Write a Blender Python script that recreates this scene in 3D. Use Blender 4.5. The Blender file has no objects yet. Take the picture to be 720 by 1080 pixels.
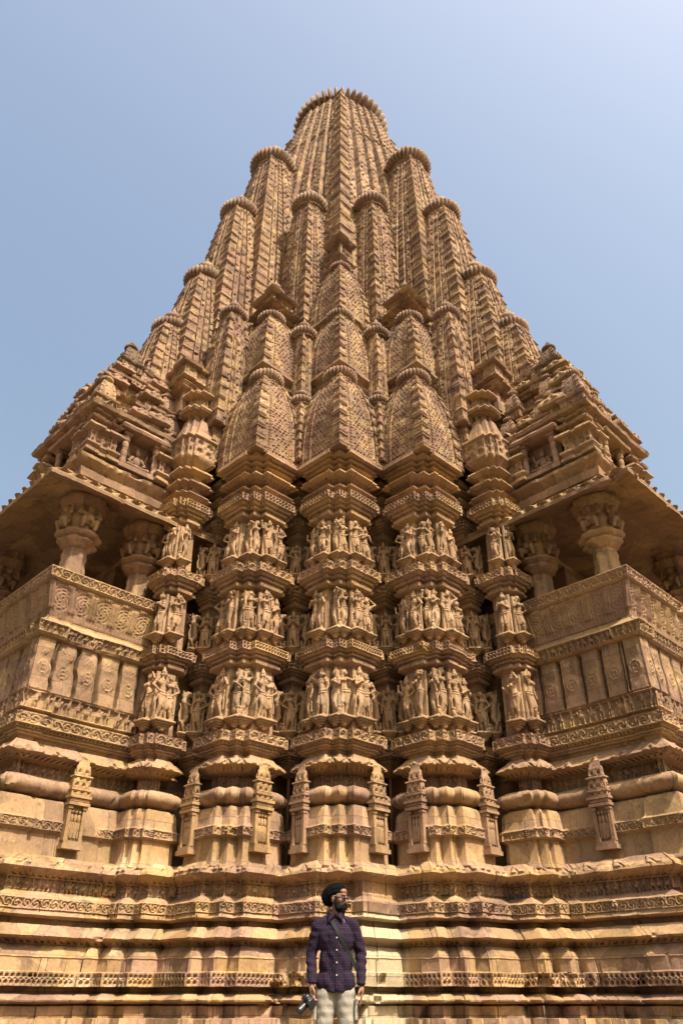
import bpy, math, random
import numpy as np
from mathutils import Vector, Matrix
from mathutils.bvhtree import BVHTree

random.seed(7)
rng = np.random.default_rng(7)
scene = bpy.context.scene
col = scene.collection
PI = math.pi

# ------------------------------------------------------------------ helpers
def finish_mesh(me, mat=None, sharp=38.0):
    if mat is not None:
        me.materials.append(mat)
    me.polygons.foreach_set('use_smooth', np.ones(len(me.polygons), dtype=bool))
    me.update()
    me.set_sharp_from_angle(angle=math.radians(sharp))
    return me

def mesh_from(name, V, F, mat=None, uv=None, sharp=38.0):
    """V (n,3) array, F list of index tuples or (m,4) array"""
    me = bpy.data.meshes.new(name)
    V = np.asarray(V, dtype=np.float32)
    if isinstance(F, np.ndarray):
        m = len(F)
        me.vertices.add(len(V)); me.vertices.foreach_set('co', V.ravel())
        me.loops.add(m * 4); me.loops.foreach_set('vertex_index', F.astype(np.int32).ravel())
        me.polygons.add(m)
        me.polygons.foreach_set('loop_start', np.arange(0, m * 4, 4, dtype=np.int32))
        me.polygons.foreach_set('loop_total', np.full(m, 4, dtype=np.int32))
        me.update(calc_edges=True)
    else:
        me.from_pydata([tuple(map(float, v)) for v in V], [], F)
    if uv is not None:
        l = me.uv_layers.new(name='UVMap')
        l.data.foreach_set('uv', np.asarray(uv, dtype=np.float32).ravel())
    me.validate()
    return finish_mesh(me, mat, sharp)

def link(name, me, parent=None, loc=(0, 0, 0), rz=0.0, scale=(1, 1, 1)):
    o = bpy.data.objects.new(name, me)
    col.objects.link(o)
    o.location = loc
    o.rotation_euler = (0, 0, rz)
    o.scale = scale
    if parent is not None:
        o.parent = parent
    return o

def empty(name, loc=(0, 0, 0), rz=0.0):
    o = bpy.data.objects.new(name, None)
    col.objects.link(o)
    o.location = loc
    o.rotation_euler = (0, 0, rz)
    o.empty_display_size = .3
    return o

def tag(o, label=None, cat=None, group=None, kind=None):
    if label: o['label'] = label
    if cat: o['category'] = cat
    if group: o['group'] = group
    if kind: o['kind'] = kind
    return o

def mirror_mesh(me):
    """reflection in the temple's diagonal: x and y change places"""
    m2 = me.copy()
    n = len(m2.vertices)
    co = np.empty(n * 3, dtype=np.float32)
    m2.vertices.foreach_get('co', co)
    co = co.reshape(-1, 3)[:, [1, 0, 2]].copy()
    m2.vertices.foreach_set('co', co.ravel())
    m2.flip_normals()
    m2.update()
    return m2

_nd = rng.normal(size=(14, 3)); _np = rng.uniform(0, 6.28, 14)
def smooth_noise(V, freq, seed=0):
    """smooth pseudo-noise in about -1..1 at points V"""
    a = np.zeros(len(V))
    for i in range(7):
        k = (i + seed * 3) % 14
        d = _nd[k] * freq * (0.6 + 0.22 * i)
        a += np.sin(V @ d + _np[(k + seed) % 14] + seed * 1.7 + 1.3 * np.sin(V @ (_nd[(k + 5) % 14] * freq * .5)))
    return a / 4.0

def hsh(i, seed=0.0):
    return np.modf(np.abs(np.sin(np.asarray(i) * 127.1 + seed * 311.7 + 1.3) * 43758.5453))[0]

def sstep(a, b, x):
    t = np.clip((x - a) / (b - a), 0, 1)
    return t * t * (3 - 2 * t)

# ------------------------------------------------------------------ carved bands
def carve(kind, s, t, H, L, eid):
    """depth (m) of a carved band at distance s along an edge of length L, height fraction t"""
    if kind == 'scroll':
        n = np.maximum(1, np.round(L / (H * 1.05)))
        c = L / n
        x = (s / c) % 1 - .5; y = t - .5
        r = np.sqrt(x * x + y * y) * 2
        a = np.arctan2(y, x)
        d = .5 + .5 * np.cos(r * 9 + 2 * a + 1.5 * np.floor(s / c))
        m = sstep(.05, .16, t) * sstep(.05, .16, 1 - t) * sstep(.0, .03, s) * sstep(.0, .03, L - s)
        return -.022 * sstep(.25, .6, d) * m
    if kind == 'diap':
        c = H * .5
        n = np.maximum(1, np.round((L - .03) / c)); c = np.maximum(.02, (L - .03) / n)
        x = ((s - .015) / c) % 1 - .5; y = (t * 2) % 1 - .5
        r = np.sqrt(x * x + y * y)
        x2 = ((s - .015) / c + .5) % 1 - .5; y2 = (t * 2 + .5) % 1 - .5
        r2 = np.sqrt(x2 * x2 + y2 * y2)
        m = sstep(.06, .14, t) * sstep(.06, .14, 1 - t) * sstep(.0, .03, s) * sstep(.0, .03, L - s)
        return -.035 * (1 - sstep(.22, .38, r)) * m - .018 * (1 - sstep(.1, .2, r2)) * m
    if kind == 'figs':
        c = H * .62
        j = np.floor(s / c); x = (s / c) % 1 - .5
        h1 = hsh(j + eid * 17, 1.0); h2 = hsh(j + eid * 17, 2.0)
        x = x + (h1 - .5) * .25
        def g(cx, cy, rx, ry):
            return np.exp(-(((x - cx) / rx) ** 2 + ((t - cy) / ry) ** 2) ** 2)
        stand = np.maximum.reduce([g(.02, .84, .15, .11), g(.0, .58, .22, .19), g(-.12 + .1 * (h2 - .5), .23, .10, .26),
                                   g(.14, .23, .10, .26), g(-.3 * np.sign(h2 - .5), .62 + .2 * h1, .13, .12)])
        beast = np.maximum.reduce([g(0, .5, .42, .2), g(-.3, .2, .1, .24), g(.28, .2, .1, .24), g(.34, .7, .16, .16), g(.05, .8, .14, .16)])
        d = np.where(h2 > .68, beast, stand)
        m = sstep(0, .04, s) * sstep(0, .04, L - s)
        return (.052 * d - .052) * m
    if kind == 'teeth':
        c = .085
        n = np.maximum(1, np.round(L / c)); c = L / n
        x = np.abs((s / c) % 1 - .5)
        return -.05 * sstep(.22, .34, x) * (1 - t * .3)
    if kind == 'dent':
        c = .06
        x = np.abs((s / c) % 1 - .5)
        return -.025 * sstep(.2, .3, x) + 0 * t
    if kind == 'gav':
        c = .11
        row = np.floor(t * H / .1)
        x = (s / c + .5 * (row % 2)) % 1 - .5; y = (t * H / .1) % 1 - .5
        r = np.sqrt(x * x + y * y)
        return -.03 * (1 - sstep(.16, .3, r)) + .012 * np.exp(-((r - .4) / .1) ** 2)
    if kind == 'panels':
        n = np.maximum(1, np.round(L / .37)); c = L / n
        x = ((s / c) % 1 - .5) * c; y = (t - .5) * H
        gap = sstep(c * .5 - .036, c * .5 - .026, np.abs(x))
        r = np.sqrt(x * x + (y + .06) ** 2)
        rosette = np.exp(-((r - .085) / .014) ** 2) + np.exp(-((r - .04) / .012) ** 2)
        up = (np.abs(y - .2) < .07) * (np.abs(x) < .1) * (.5 + .5 * np.cos(x * 90) * np.cos(y * 90))
        side = np.exp(-((np.abs(x) - .125) / .008) ** 2)
        return -.12 * gap + .020 * rosette + .018 * up - .012 * side
    if kind == 'kaksha':
        n = np.maximum(1, np.round(L / .34)); c = L / n
        x = ((s / c) % 1 - .5) * c; y = (t - .5) * H
        ax = np.abs(x)
        bars = np.exp(-((ax - (c * .5 - .012)) / .010) ** 2) + np.exp(-((ax - (c * .5 - .045)) / .010) ** 2)
        r = np.sqrt(x * x + y * y)
        leaf = .5 + .5 * np.cos(r * 110 + 3 * np.arctan2(y, x))
        body = (ax < c * .5 - .065)
        low = (t < .16)
        return np.where(low, -.012 * (.5 + .5 * np.cos(s * 105)), .02 * bars - .018 * leaf * body)
    if kind == 'rolls':
        c = .26
        n = np.maximum(1, np.round(L / c)); c = L / n
        x = (s / c) % 1
        return .15 * (1 - t) ** .5 * np.abs(np.sin(PI * x)) ** .7 - .03
    if kind == 'gable':
        n = np.maximum(1, np.round(L / .42)); c = L / n
        x = np.abs((s / c) % 1 - .5) * c
        tri = sstep(.0, .03, .13 * (1 - t) + .012 - x)
        eye = np.exp(-((x / .022) ** 2 + ((t - .3) / .2) ** 2))
        return .06 * tri * (.35 + .65 * t) - .04 * eye
    if kind == 'rough':
        return .012 * (np.sin(s * 60 + t * 9) * np.sin(s * 23 - t * 31))
    return 0 * s

def stack(lst):
    """expands a moulding profile: (z, off[, kind, rows])"""
    out = []
    for i, e in enumerate(lst):
        z, o = e[0], e[1]
        if i == 0 or len(e) == 2:
            out.append((z, o, None, 0, 0)); continue
        z0, o0 = lst[i - 1][0], lst[i - 1][1]
        k, n = e[2], e[3]
        for r in range(1, n):
            t = r / n
            out.append((z0 + (z - z0) * t, o0 + (o - o0) * t, k, t, abs(z - z0) + .35 * abs(o - o0)))
        out.append((z, o, k if k in ('rolls',) else None, 1.0, abs(z - z0)))
    return out

def torus_prof(z0, z1, o, b, n=7):
    return [(z0 + (z1 - z0) * i / n, o + b * math.sin(PI * i / n) ** .55) for i in range(n + 1)]

def loft(name, poly, prof, mat, step=.03, wob=.006, bite=.03, cen=(0, 0), seed=0, cap=True, sharp=38.0, plain=None, coarse=None, blocks=0.0):
    P = np.array(poly, float); n = len(P)
    E = np.roll(P, -1, 0) - P
    L = np.linalg.norm(E, axis=1); T = E / L[:, None]
    N = np.stack([T[:, 1], -T[:, 0]], 1)
    m0c = np.array([(N[i - 1] + N[i]) / (1 + N[i - 1] @ N[i]) for i in range(n)])
    B = []; M = []; S = []; LL = []; EI = []; C = []; SG = []; GR = []; NN = []; FF = []
    sg = 0
    for i in range(n):
        mid = P[i] + E[i] * .5
        k = max(1, int(round(L[i] / (step if coarse is None or not coarse(mid, N[i]) else step * 8))))
        for j in range(k):
            f = j / k
            B.append(P[i] + E[i] * f)
            if j == 0:
                a, b = N[i - 1], N[i]
                M.append((a + b) / (1 + a @ b)); C.append(0.0)
            else:
                a, b = N[i - 1], N[i]; c2 = N[(i + 1) % n]
                m0 = (a + b) / (1 + a @ b); m1 = (b + c2) / (1 + b @ c2)
                M.append(m0 + (m1 - m0) * f); C.append(1.0)
            a, b = N[i - 1], N[i]; c2 = N[(i + 1) % n]
            m0 = (a + b) / (1 + a @ b); m1 = (b + c2) / (1 + b @ c2)
            GR.append((m1 - m0) @ T[i]); NN.append(N[i]); FF.append(f)
            S.append(f * L[i]); LL.append(L[i]); EI.append(i); SG.append(sg + f * L[i])
        sg += L[i]
    GR = np.array(GR); NN = np.array(NN); FF = np.array(FF)
    B = np.array(B); M = np.array(M); S = np.array(S); LL = np.array(LL); EI = np.array(EI, float); C = np.array(C); SG = np.array(SG)
    m = len(B)
    rings = stack(prof); R = len(rings)
    V = np.zeros((R, m, 3)); vz = np.zeros(R)
    omin = min(r[1] for r in rings)
    for r, (z, o, k, t, H) in enumerate(rings):
        cn = P + m0c * o
        le_ = ((np.roll(cn, -1, 0) - cn) * T).sum(1)
        for it in range(4):
            bad = np.where(le_ < 0)[0]
            if not len(bad): break
            for i in bad:
                j = (i + 1) % n
                av = (cn[i] + cn[j]) / 2; cn[i] = av; cn[j] = av
            le_ = ((np.roll(cn, -1, 0) - cn) * T).sum(1) + 1e-9
        ei = EI.astype(int)
        V[r, :, :2] = cn[ei] + (np.roll(cn, -1, 0) - cn)[ei] * FF[:, None]
        if k:
            le = np.maximum(LL + GR * o, .01)
            cv = carve(k, FF * le, t, H, le, EI) * C
            if plain is not None:
                cv = cv * (1 - plain(B))
            V[r, :, :2] += NN * cv[:, None]
        V[r, :, 2] = z
        if r: vz[r] = vz[r - 1] + math.hypot(z - rings[r - 1][0], o - rings[r - 1][1])
    if wob or bite:
        W = V.reshape(-1, 3) + np.array([seed * 3.1, seed * 1.7, 0])
        d = wob * smooth_noise(W, 7.0, 1) + wob * .5 * smooth_noise(W, 23.0, 2)
        bt = sstep(.48, .9, smooth_noise(W, 4.3, 3) * .7 + smooth_noise(W, 13.0, 4) * .45)
        d = d - bite * bt * np.repeat(np.array([max(0, r[1] - omin) for r in rings]), m) / max(.12, max(r[1] for r in rings) - omin) * 1.6
        if blocks:
            zc = np.repeat(np.array([math.floor(r[0] / .27) for r in rings], float), m)
            ss = np.tile(S, R); ee = np.tile(EI, R)
            q = ss / .62 + hsh(zc * 7 + ee, 3.0)
            fq = q - np.floor(q)
            d = d + (hsh(np.floor(q) + zc * 13 + ee * 5, 4.0) - .5) * blocks
            d = d - .014 * (hsh(np.floor(q + .5) + zc * 11 + ee, 6.0) > .35) * (np.minimum(fq, 1 - fq) < .011) * np.tile(C, R)
        MM = np.tile(M, (R, 1))
        V = V.reshape(-1, 3)
        V[:, :2] += MM * d[:, None]
        V[:, 2] += wob * .6 * smooth_noise(W, 9.0, 5)
        V = V.reshape(R, m, 3)
    V[:, :, 0] += cen[0]; V[:, :, 1] += cen[1]
    idx = np.arange(R * m).reshape(R, m)
    a = idx[:-1]; b = np.roll(idx, -1, 1)[:-1]; c = np.roll(idx, -1, 1)[1:]; d2 = idx[1:]
    F = np.stack([a, b, c, d2], -1).reshape(-1, 4)
    u0 = SG; u1 = np.append(SG[1:], sg)
    U = np.zeros((R - 1, m, 4, 2))
    U[:, :, 0, 0] = u0; U[:, :, 1, 0] = u1; U[:, :, 2, 0] = u1; U[:, :, 3, 0] = u0
    zz = np.array([r[0] for r in rings])
    U[:, :, 0, 1] = vz[:-1, None]; U[:, :, 1, 1] = vz[:-1, None]; U[:, :, 2, 1] = vz[1:, None]; U[:, :, 3, 1] = vz[1:, None]
    if not cap:
        return mesh_from(name, V.reshape(-1, 3), F, mat, U.reshape(-1, 2), sharp)
    # caps as fans of quads about a centre line: one ngon each
    me = bpy.data.meshes.new(name)
    VV = V.reshape(-1, 3).astype(np.float32)
    nf = len(F)
    caps = [list(range((R - 1) * m, R * m)), list(range(m - 1, -1, -1))]
    li = np.concatenate([F.ravel(), np.array(caps[0]), np.array(caps[1])]).astype(np.int32)
    me.vertices.add(len(VV)); me.vertices.foreach_set('co', VV.ravel())
    me.loops.add(len(li)); me.loops.foreach_set('vertex_index', li)
    me.polygons.add(nf + 2)
    me.polygons.foreach_set('loop_start', np.concatenate([np.arange(0, nf * 4, 4), [nf * 4, nf * 4 + m]]).astype(np.int32))
    me.polygons.foreach_set('loop_total', np.concatenate([np.full(nf, 4), [m, m]]).astype(np.int32))
    me.update(calc_edges=True)
    uvl = me.uv_layers.new(name='UVMap')
    uvall = np.concatenate([U.reshape(-1, 2), VV[caps[0]][:, :2], VV[caps[1]][:, :2]]).astype(np.float32)
    uvl.data.foreach_set('uv', uvall.ravel())
    me.validate()
    return finish_mesh(me, mat, sharp)

# ------------------------------------------------------------------ spires
def face_poly(w, segs):
    """segs for one face from its centre out: (half-extent, offset) -> closed polygon with fourfold symmetry"""
    pts = []; kinds = []
    full = []
    prev = 0
    half = []
    for (v1, off, kind) in segs:
        half.append((prev, v1, off, kind)); prev = v1
    full = [(-b, -a, o, k) for (a, b, o, k) in reversed(half)]
    c = half[0]
    full = [f for f in full[:-1]] + [(-c[1], c[1], c[2], c[3])] + half[1:]
    rc = half[-1][2]
    full[0] = (-(1 + rc), full[0][1], full[0][2], full[0][3])
    full[-1] = (full[-1][0], 1 + rc, full[-1][2], full[-1][3])
    for q in range(4):
        ca, sa = [(1, 0), (0, 1), (-1, 0), (0, -1)][q]
        for (a, b, o, k) in full:
            for v, isend in ((a, 0), (b, 1)):
                x, y = 1 + o, v
                p = (x * ca - y * sa, x * sa + y * ca)
                if pts and math.hypot(pts[-1][0] - p[0], pts[-1][1] - p[1]) < 1e-6:
                    kinds[-1] = k if not isend else kinds[-1]
                    continue
                pts.append(p); kinds.append(k if not isend else 'step')
    if math.hypot(pts[-1][0] - pts[0][0], pts[-1][1] - pts[0][1]) < 1e-6:
        pts.pop(); kinds.pop()
    return [(x * w, y * w) for x, y in pts], kinds

def spire(name, w, H, top, p, segs, mat, step, course, cell, depth=1.0, seed=0, z0drop=0.0):
    poly, kinds = face_poly(w, segs)
    P = np.array(poly); n = len(P)
    E = np.roll(P, -1, 0) - P; L = np.linalg.norm(E, axis=1); T = E / L[:, None]
    N = np.stack([T[:, 1], -T[:, 0]], 1)
    B = []; M = []; S = []; K = []; LL = []; C = []; SG = []; sg = 0
    kid = {'ridge': 0, 'rib': 1, 'lat': 2, 'step': 3, 'ledge': 4}
    for i in range(n):
        k = max(1, int(round(L[i] / step)))
        for j in range(k):
            f = j / k
            B.append(P[i] + E[i] * f)
            if j == 0:
                a, b = N[i - 1], N[i]; M.append((a + b) / (1 + a @ b)); C.append(0.)
                ks = (kinds[i - 1], kinds[i])
                K.append(0 if 'ridge' in ks else 4 if 'ledge' in ks else 1 if 'rib' in ks else 3)
            else:
                M.append(N[i]); C.append(1.); K.append(kid[kinds[i]])
            S.append((f - .5) * L[i]); LL.append(L[i]); SG.append(sg + f * L[i])
        sg += L[i]
    B = np.array(B); M = np.array(M); S = np.array(S); K = np.array(K); LL = np.array(LL); C = np.array(C); SG = np.array(SG)
    m = len(B); R = int(H / step) + 1
    V = np.zeros((R, m, 3))
    for r in range(R):
        z = H * r / (R - 1); t = z / H
        sc = 1 - (1 - top) * t ** p
        zz = (z / course) % 1; jj = math.floor(z / course)
        led = .027 * (sstep(0, .03, zz) * (1 - sstep(.10, .16, zz))) + .018 * (sstep(.18, .21, zz) * (1 - sstep(.27, .32, zz))) + .012 * (sstep(.36, .38, zz) * (1 - sstep(.42, .46, zz)))
        sS = S * sc; lL = LL * sc
        e = np.minimum(lL * .5 - np.abs(sS), 1)
        crv = -.026 * sstep(.01, .05, e) * (zz > .5) * (zz < .96) * (.5 + .5 * np.cos(sS * 70 + jj) * np.cos(z * 60))
        ridge = led + crv * C
        rib = .028 * np.abs(np.sin(PI * z / (cell * .62))) ** .6 - .02 + 0 * S
        row = math.floor(z / cell)
        x = (sS / (cell * 1.15) + .5 * (row % 2)) % 1 - .5; y = (z / cell) % 1 - .5
        rr = np.sqrt(x * x + y * y)
        hole = (1 - sstep(.13, .27, rr)) * np.where(hsh(np.floor(sS / (cell * 1.15) + .5 * (row % 2)) + row * 31, 5.) > .42, 1.0, .12)
        lat = (-.06 * hole + .008 * np.exp(-((rr - .38) / .1) ** 2)) * sstep(.0, .03, e) * C + .007 * (y > .38) - .012 * (hsh(np.floor(sS / .31) + jj * 7, 8.) > .6)
        if jj % 4 == 0: lat = lat + .02 * (zz < .2)
        ledge = led * 1.25 + crv * C * 1.3
        d = np.where(K == 0, ridge, np.where(K == 1, rib, np.where(K == 2, lat, np.where(K == 4, ledge, 0)))) * depth
        V[r, :, :2] = B * sc + M * d[:, None]
        V[r, :, 2] = z
    W = V.reshape(-1, 3) + np.array([seed * 2.3, 0, seed])
    MM = np.tile(M, (R, 1))
    V = V.reshape(-1, 3)
    V[:, :2] += MM * (depth * (.009 * smooth_noise(W, 6.0, 1) + .006 * smooth_noise(W, 19.0, 2)))[:, None]
    V[:, 2] += depth * .008 * smooth_noise(W, 8., 3)
    V = np.vstack([np.column_stack([B * .6, np.full(m, .012)]), V]); R += 1
    idx = np.arange(R * m).reshape(R, m)
    a = idx[:-1]; b = np.roll(idx, -1, 1)[:-1]; c = np.roll(idx, -1, 1)[1:]; d2 = idx[1:]
    F = np.stack([a, b, c, d2], -1).reshape(-1, 4)
    # close the top with a small flat cone
    top_i = len(V)
    V = np.vstack([V, [[0, 0, H + .02]]])
    tr = idx[-1]
    TF = np.stack([tr, np.roll(tr, -1), np.full(m, top_i), np.full(m, top_i)], -1)
    U = np.zeros((R - 1, m, 4, 2)); u1 = np.append(SG[1:], sg)
    U[:, :, 0, 0] = SG; U[:, :, 1, 0] = u1; U[:, :, 2, 0] = u1; U[:, :, 3, 0] = SG
    zz = np.linspace(0, H, R)
    U[:, :, 0, 1] = zz[:-1, None]; U[:, :, 1, 1] = zz[:-1, None]; U[:, :, 2, 1] = zz[1:, None]; U[:, :, 3, 1] = zz[1:, None]
    faces = [tuple(f) for f in []]
    me = bpy.data.meshes.new(name)
    nf = len(F)
    li = np.concatenate([F.ravel(), TF[:, :3].ravel()]).astype(np.int32)
    V = V.astype(np.float32)
    me.vertices.add(len(V)); me.vertices.foreach_set('co', V.ravel())
    me.loops.add(len(li)); me.loops.foreach_set('vertex_index', li)
    me.polygons.add(nf + m)
    me.polygons.foreach_set('loop_start', np.concatenate([np.arange(nf) * 4, nf * 4 + np.arange(m) * 3]).astype(np.int32))
    me.polygons.foreach_set('loop_total', np.concatenate([np.full(nf, 4), np.full(m, 3)]).astype(np.int32))
    me.update(calc_edges=True)
    uvl = me.uv_layers.new(name='UVMap')
    uvl.data.foreach_set('uv', np.concatenate([U.reshape(-1, 2), np.zeros((m * 3, 2))]).astype(np.float32).ravel())
    me.validate()
    return finish_mesh(me, mat, 32)

def lathe(name, prof, mat, n=32, ribs=0, depth=0.0, ribz=None, sharp=40):
    """prof: (r, z, ribweight)"""
    R = len(prof); V = np.zeros((R, n, 3))
    th = np.arange(n) * 2 * PI / n
    for i, e in enumerate(prof):
        r, z = e[0], e[1]; w = e[2] if len(e) > 2 else 0
        rr = r * np.ones(n)
        if ribs and w:
            rr = rr * (1 - depth * w * (1 - np.abs(np.cos(th * ribs / 2)) ** .55))
        V[i, :, 0] = rr * np.cos(th); V[i, :, 1] = rr * np.sin(th); V[i, :, 2] = z
    V = V.reshape(-1, 3)
    V += (.004 * smooth_noise(V, 9.0, 2))[:, None]
    idx = np.arange(R * n).reshape(R, n)
    a = idx[:-1]; b = np.roll(idx, -1, 1)[:-1]; c = np.roll(idx, -1, 1)[1:]; d2 = idx[1:]
    F = np.stack([a, b, c, d2], -1).reshape(-1, 4)
    return mesh_from(name, V, F, mat, None, sharp)

def amalaka_mesh(R, ribs, mat, flat=.60, deep=.22):
    n = ribs * 8
    prof = [(R * .3, -R * .28), (R * .72, -R * .27), (R * .72, -R * .16, 0)]
    k = 9
    for i in range(k + 1):
        a = -PI / 2 + PI * i / k
        prof.append((R * (.70 + .30 * math.cos(a)), R * flat * (.5 + .5 * math.sin(a)) - R * .14, math.cos(a) ** .5 if math.cos(a) > 0 else 0))
    prof += [(R * .6, R * (flat - .13)), (R * .5, R * (flat - .07)), (R * .05, R * (flat - .02))]
    return lathe('amalaka', prof, mat, n, ribs, deep)

def finial_mesh(R, mat):
    prof = [(R * .62, -R * .1), (R * .46, R * .04), (R * .44, R * .26), (R * .6, R * .3), (R * .6, R * .34), (R * .5, R * .37), (R * .66, R * .43), (R * .78, R * .53), (R * .74, R * .66), (R * .55, R * .77), (R * .3, R * .84),
            (R * .2, R * .88), (R * .27, R * .95), (R * .2, R * 1.03), (R * .1, R * 1.15), (R * .02, R * 1.3)]
    return lathe('finial', [(r, z * 2.1) for r, z in prof], mat, 28)

# ------------------------------------------------------------------ blobs (figures)
class Blob:
    def __init__(self): self.V = []; self.F = []; self.M = Matrix.Identity(4)
    def _add(self, V, F):
        b = len(self.V)
        for v in V: self.V.append(tuple(self.M @ Vector(v)))
        for f in F: self.F.append(tuple(i + b for i in f))
    def cap(self, p0, p1, r0, r1, seg=10, hs=3):
        p0 = Vector(p0); p1 = Vector(p1); ax = p1 - p0
        l = ax.length
        if l < 1e-6: ax = Vector((0, 0, 1)); l = 1e-6
        ax = ax / l
        q = ax.orthogonal().normalized(); w = ax.cross(q)
        rings = []
        for i in range(1, hs + 1):
            a = -PI / 2 + PI / 2 * i / hs
            rings.append((p0 + ax * (r0 * math.sin(a)), r0 * math.cos(a)))
        for i in range(0, hs):
            a = PI / 2 * i / hs
            rings.append((p1 + ax * (r1 * math.sin(a)), r1 * math.cos(a)))
        V = [p0 - ax * r0]; F = []
        for c, r in rings:
            for k in range(seg):
                a = 2 * PI * k / seg
                V.append(c + q * (r * math.cos(a)) + w * (r * math.sin(a)))
        V.append(p1 + ax * r1)
        R = len(rings)
        for k in range(seg):
            F.append((0, 1 + (k + 1) % seg, 1 + k))
            for r in range(R - 1):
                a = 1 + r * seg
                F.append((a + k, a + (k + 1) % seg, a + seg + (k + 1) % seg, a + seg + k))
            a = 1 + (R - 1) * seg
            F.append((a + k, a + (k + 1) % seg, len(V) - 1))
        self._add(V, F)
    def chain(self, pts, rs, seg=10):
        for i in range(len(pts) - 1): self.cap(pts[i], pts[i + 1], rs[i], rs[i + 1], seg)
    def ell(self, c, r, rot=None, seg=14, rows=9):
        c = Vector(c); V = []; F = []
        m = rot or Matrix.Identity(3)
        V.append(c + m @ Vector((0, 0, -r[2])))
        for i in range(1, rows):
            a = -PI / 2 + PI * i / rows
            for k in range(seg):
                b = 2 * PI * k / seg
                V.append(c + m @ Vector((r[0] * math.cos(a) * math.cos(b), r[1] * math.cos(a) * math.sin(b), r[2] * math.sin(a))))
        V.append(c + m @ Vector((0, 0, r[2])))
        for k in range(seg):
            k2 = (k + 1) % seg
            F.append((0, 1 + k2, 1 + k))
            for i in range(rows - 2):
                a = 1 + i * seg
                F.append((a + k, a + k2, a + seg + k2, a + seg + k))
            a = 1 + (rows - 2) * seg
            F.append((a + k, a + k2, len(V) - 1))
        self._add(V, F)
    def box(self, c, h, rz=0.0, taper=1.0):
        m = Matrix.Rotation(rz, 3, 'Z'); c = Vector(c); V = []
        for sz in (-1, 1):
            k = taper if sz > 0 else 1
            for sx, sy in ((-1, -1), (1, -1), (1, 1), (-1, 1)):
                V.append(c + m @ Vector((sx * h[0] * k, sy * h[1] * k, sz * h[2])))
        self._add(V, [(3, 2, 1, 0), (4, 5, 6, 7), (0, 1, 5, 4), (1, 2, 6, 5), (2, 3, 7, 6), (3, 0, 4, 7)])
    def ring(self, c, rx, ry, r, n=14, rot=None, dz=None):
        pts = []
        for k in range(n):
            a = 2 * PI * k / n
            v = Vector((rx * math.cos(a), ry * math.sin(a), dz(a) if dz else 0))
            pts.append(Vector(c) + ((rot @ v) if rot else v))
        for k in range(n): self.cap(pts[k], pts[(k + 1) % n], r, r, 6, 2)
    def raw(self, name, mat, sharp=38):
        return mesh_from(name, self.V, self.F, mat, None, sharp)
    def remesh(self, name, mat, voxel, smooth=2, extra=None, sharp=180, noise=None):
        me = bpy.data.meshes.new('tmp')
        me.from_pydata(self.V, [], self.F); me.update()
        o = bpy.data.objects.new('tmp', me); col.objects.link(o)
        md = o.modifiers.new('r', 'REMESH'); md.mode = 'VOXEL'; md.voxel_size = voxel; md.use_smooth_shade = True
        if smooth:
            ms = o.modifiers.new('s', 'SMOOTH'); ms.factor = .5; ms.iterations = smooth
        dg = bpy.context.evaluated_depsgraph_get(); dg.update()
        m2 = bpy.data.meshes.new_from_object(o.evaluated_get(dg))
        bpy.data.objects.remove(o); bpy.data.meshes.remove(me)
        n = len(m2.vertices)
        co = np.empty(n * 3, dtype=np.float32); m2.vertices.foreach_get('co', co); V = co.reshape(-1, 3)
        if noise:
            no = np.empty(n * 3, dtype=np.float32); m2.vertices.foreach_get('normal', no)
            V = V + no.reshape(-1, 3) * noise(V.astype(float))[:, None]
        F = [tuple(p.vertices) for p in m2.polygons]
        bpy.data.meshes.remove(m2)
        V = [tuple(v) for v in V]
        if extra is not None:
            b = len(V); V += list(extra.V); F += [tuple(i + b for i in f) for f in extra.F]
        return mesh_from(name, V, F, mat, None, sharp)
# ------------------------------------------------------------------ materials
class NT:
    def __init__(self, name):
        self.m = bpy.data.materials.new(name); self.m.use_nodes = True
        self.t = self.m.node_tree; self.b = self.t.nodes['Principled BSDF']
    def n(self, typ, **kw):
        nd = self.t.nodes.new(typ)
        for k, v in kw.items():
            if k.startswith('i_'):
                nd.inputs[k[2:].replace('_', ' ')].default_value = v
            else: setattr(nd, k, v)
        return nd
    def l(self, a, b): self.t.links.new(a, b)
    def ramp(self, fac, stops, interp='LINEAR'):
        r = self.n('ShaderNodeValToRGB'); r.color_ramp.interpolation = interp
        e = r.color_ramp.elements
        while len(e) < len(stops): e.new(.5)
        for i, (p, c) in enumerate(stops):
            e[i].position = p; e[i].color = (*c, 1) if len(c) == 3 else c
        self.l(fac, r.inputs[0]); return r.outputs[0]
    def noise(self, vec, scale, detail=5, rough=.6):
        nd = self.n('ShaderNodeTexNoise'); nd.inputs['Scale'].default_value = scale
        nd.inputs['Detail'].default_value = detail; nd.inputs['Roughness'].default_value = rough
        if vec is not None: self.l(vec, nd.inputs['Vector'])
        return nd.outputs['Fac']
    def mix(self, fac, a, b, mode='MIX'):
        nd = self.n('ShaderNodeMix'); nd.data_type = 'RGBA'; nd.blend_type = mode
        for s, v in ((nd.inputs[0], fac), (nd.inputs[6], a), (nd.inputs[7], b)):
            if isinstance(v, (int, float)): s.default_value = v
            elif isinstance(v, tuple): s.default_value = (*v, 1)
            else: self.l(v, s)
        return nd.outputs[2]
    def math(self, op, a, b=0.0, c=0.0):
        nd = self.n('ShaderNodeMath'); nd.operation = op
        for s, v in zip(nd.inputs, (a, b, c)):
            if isinstance(v, (int, float)): s.default_value = v
            else: self.l(v, s)
        return nd.outputs[0]

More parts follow.
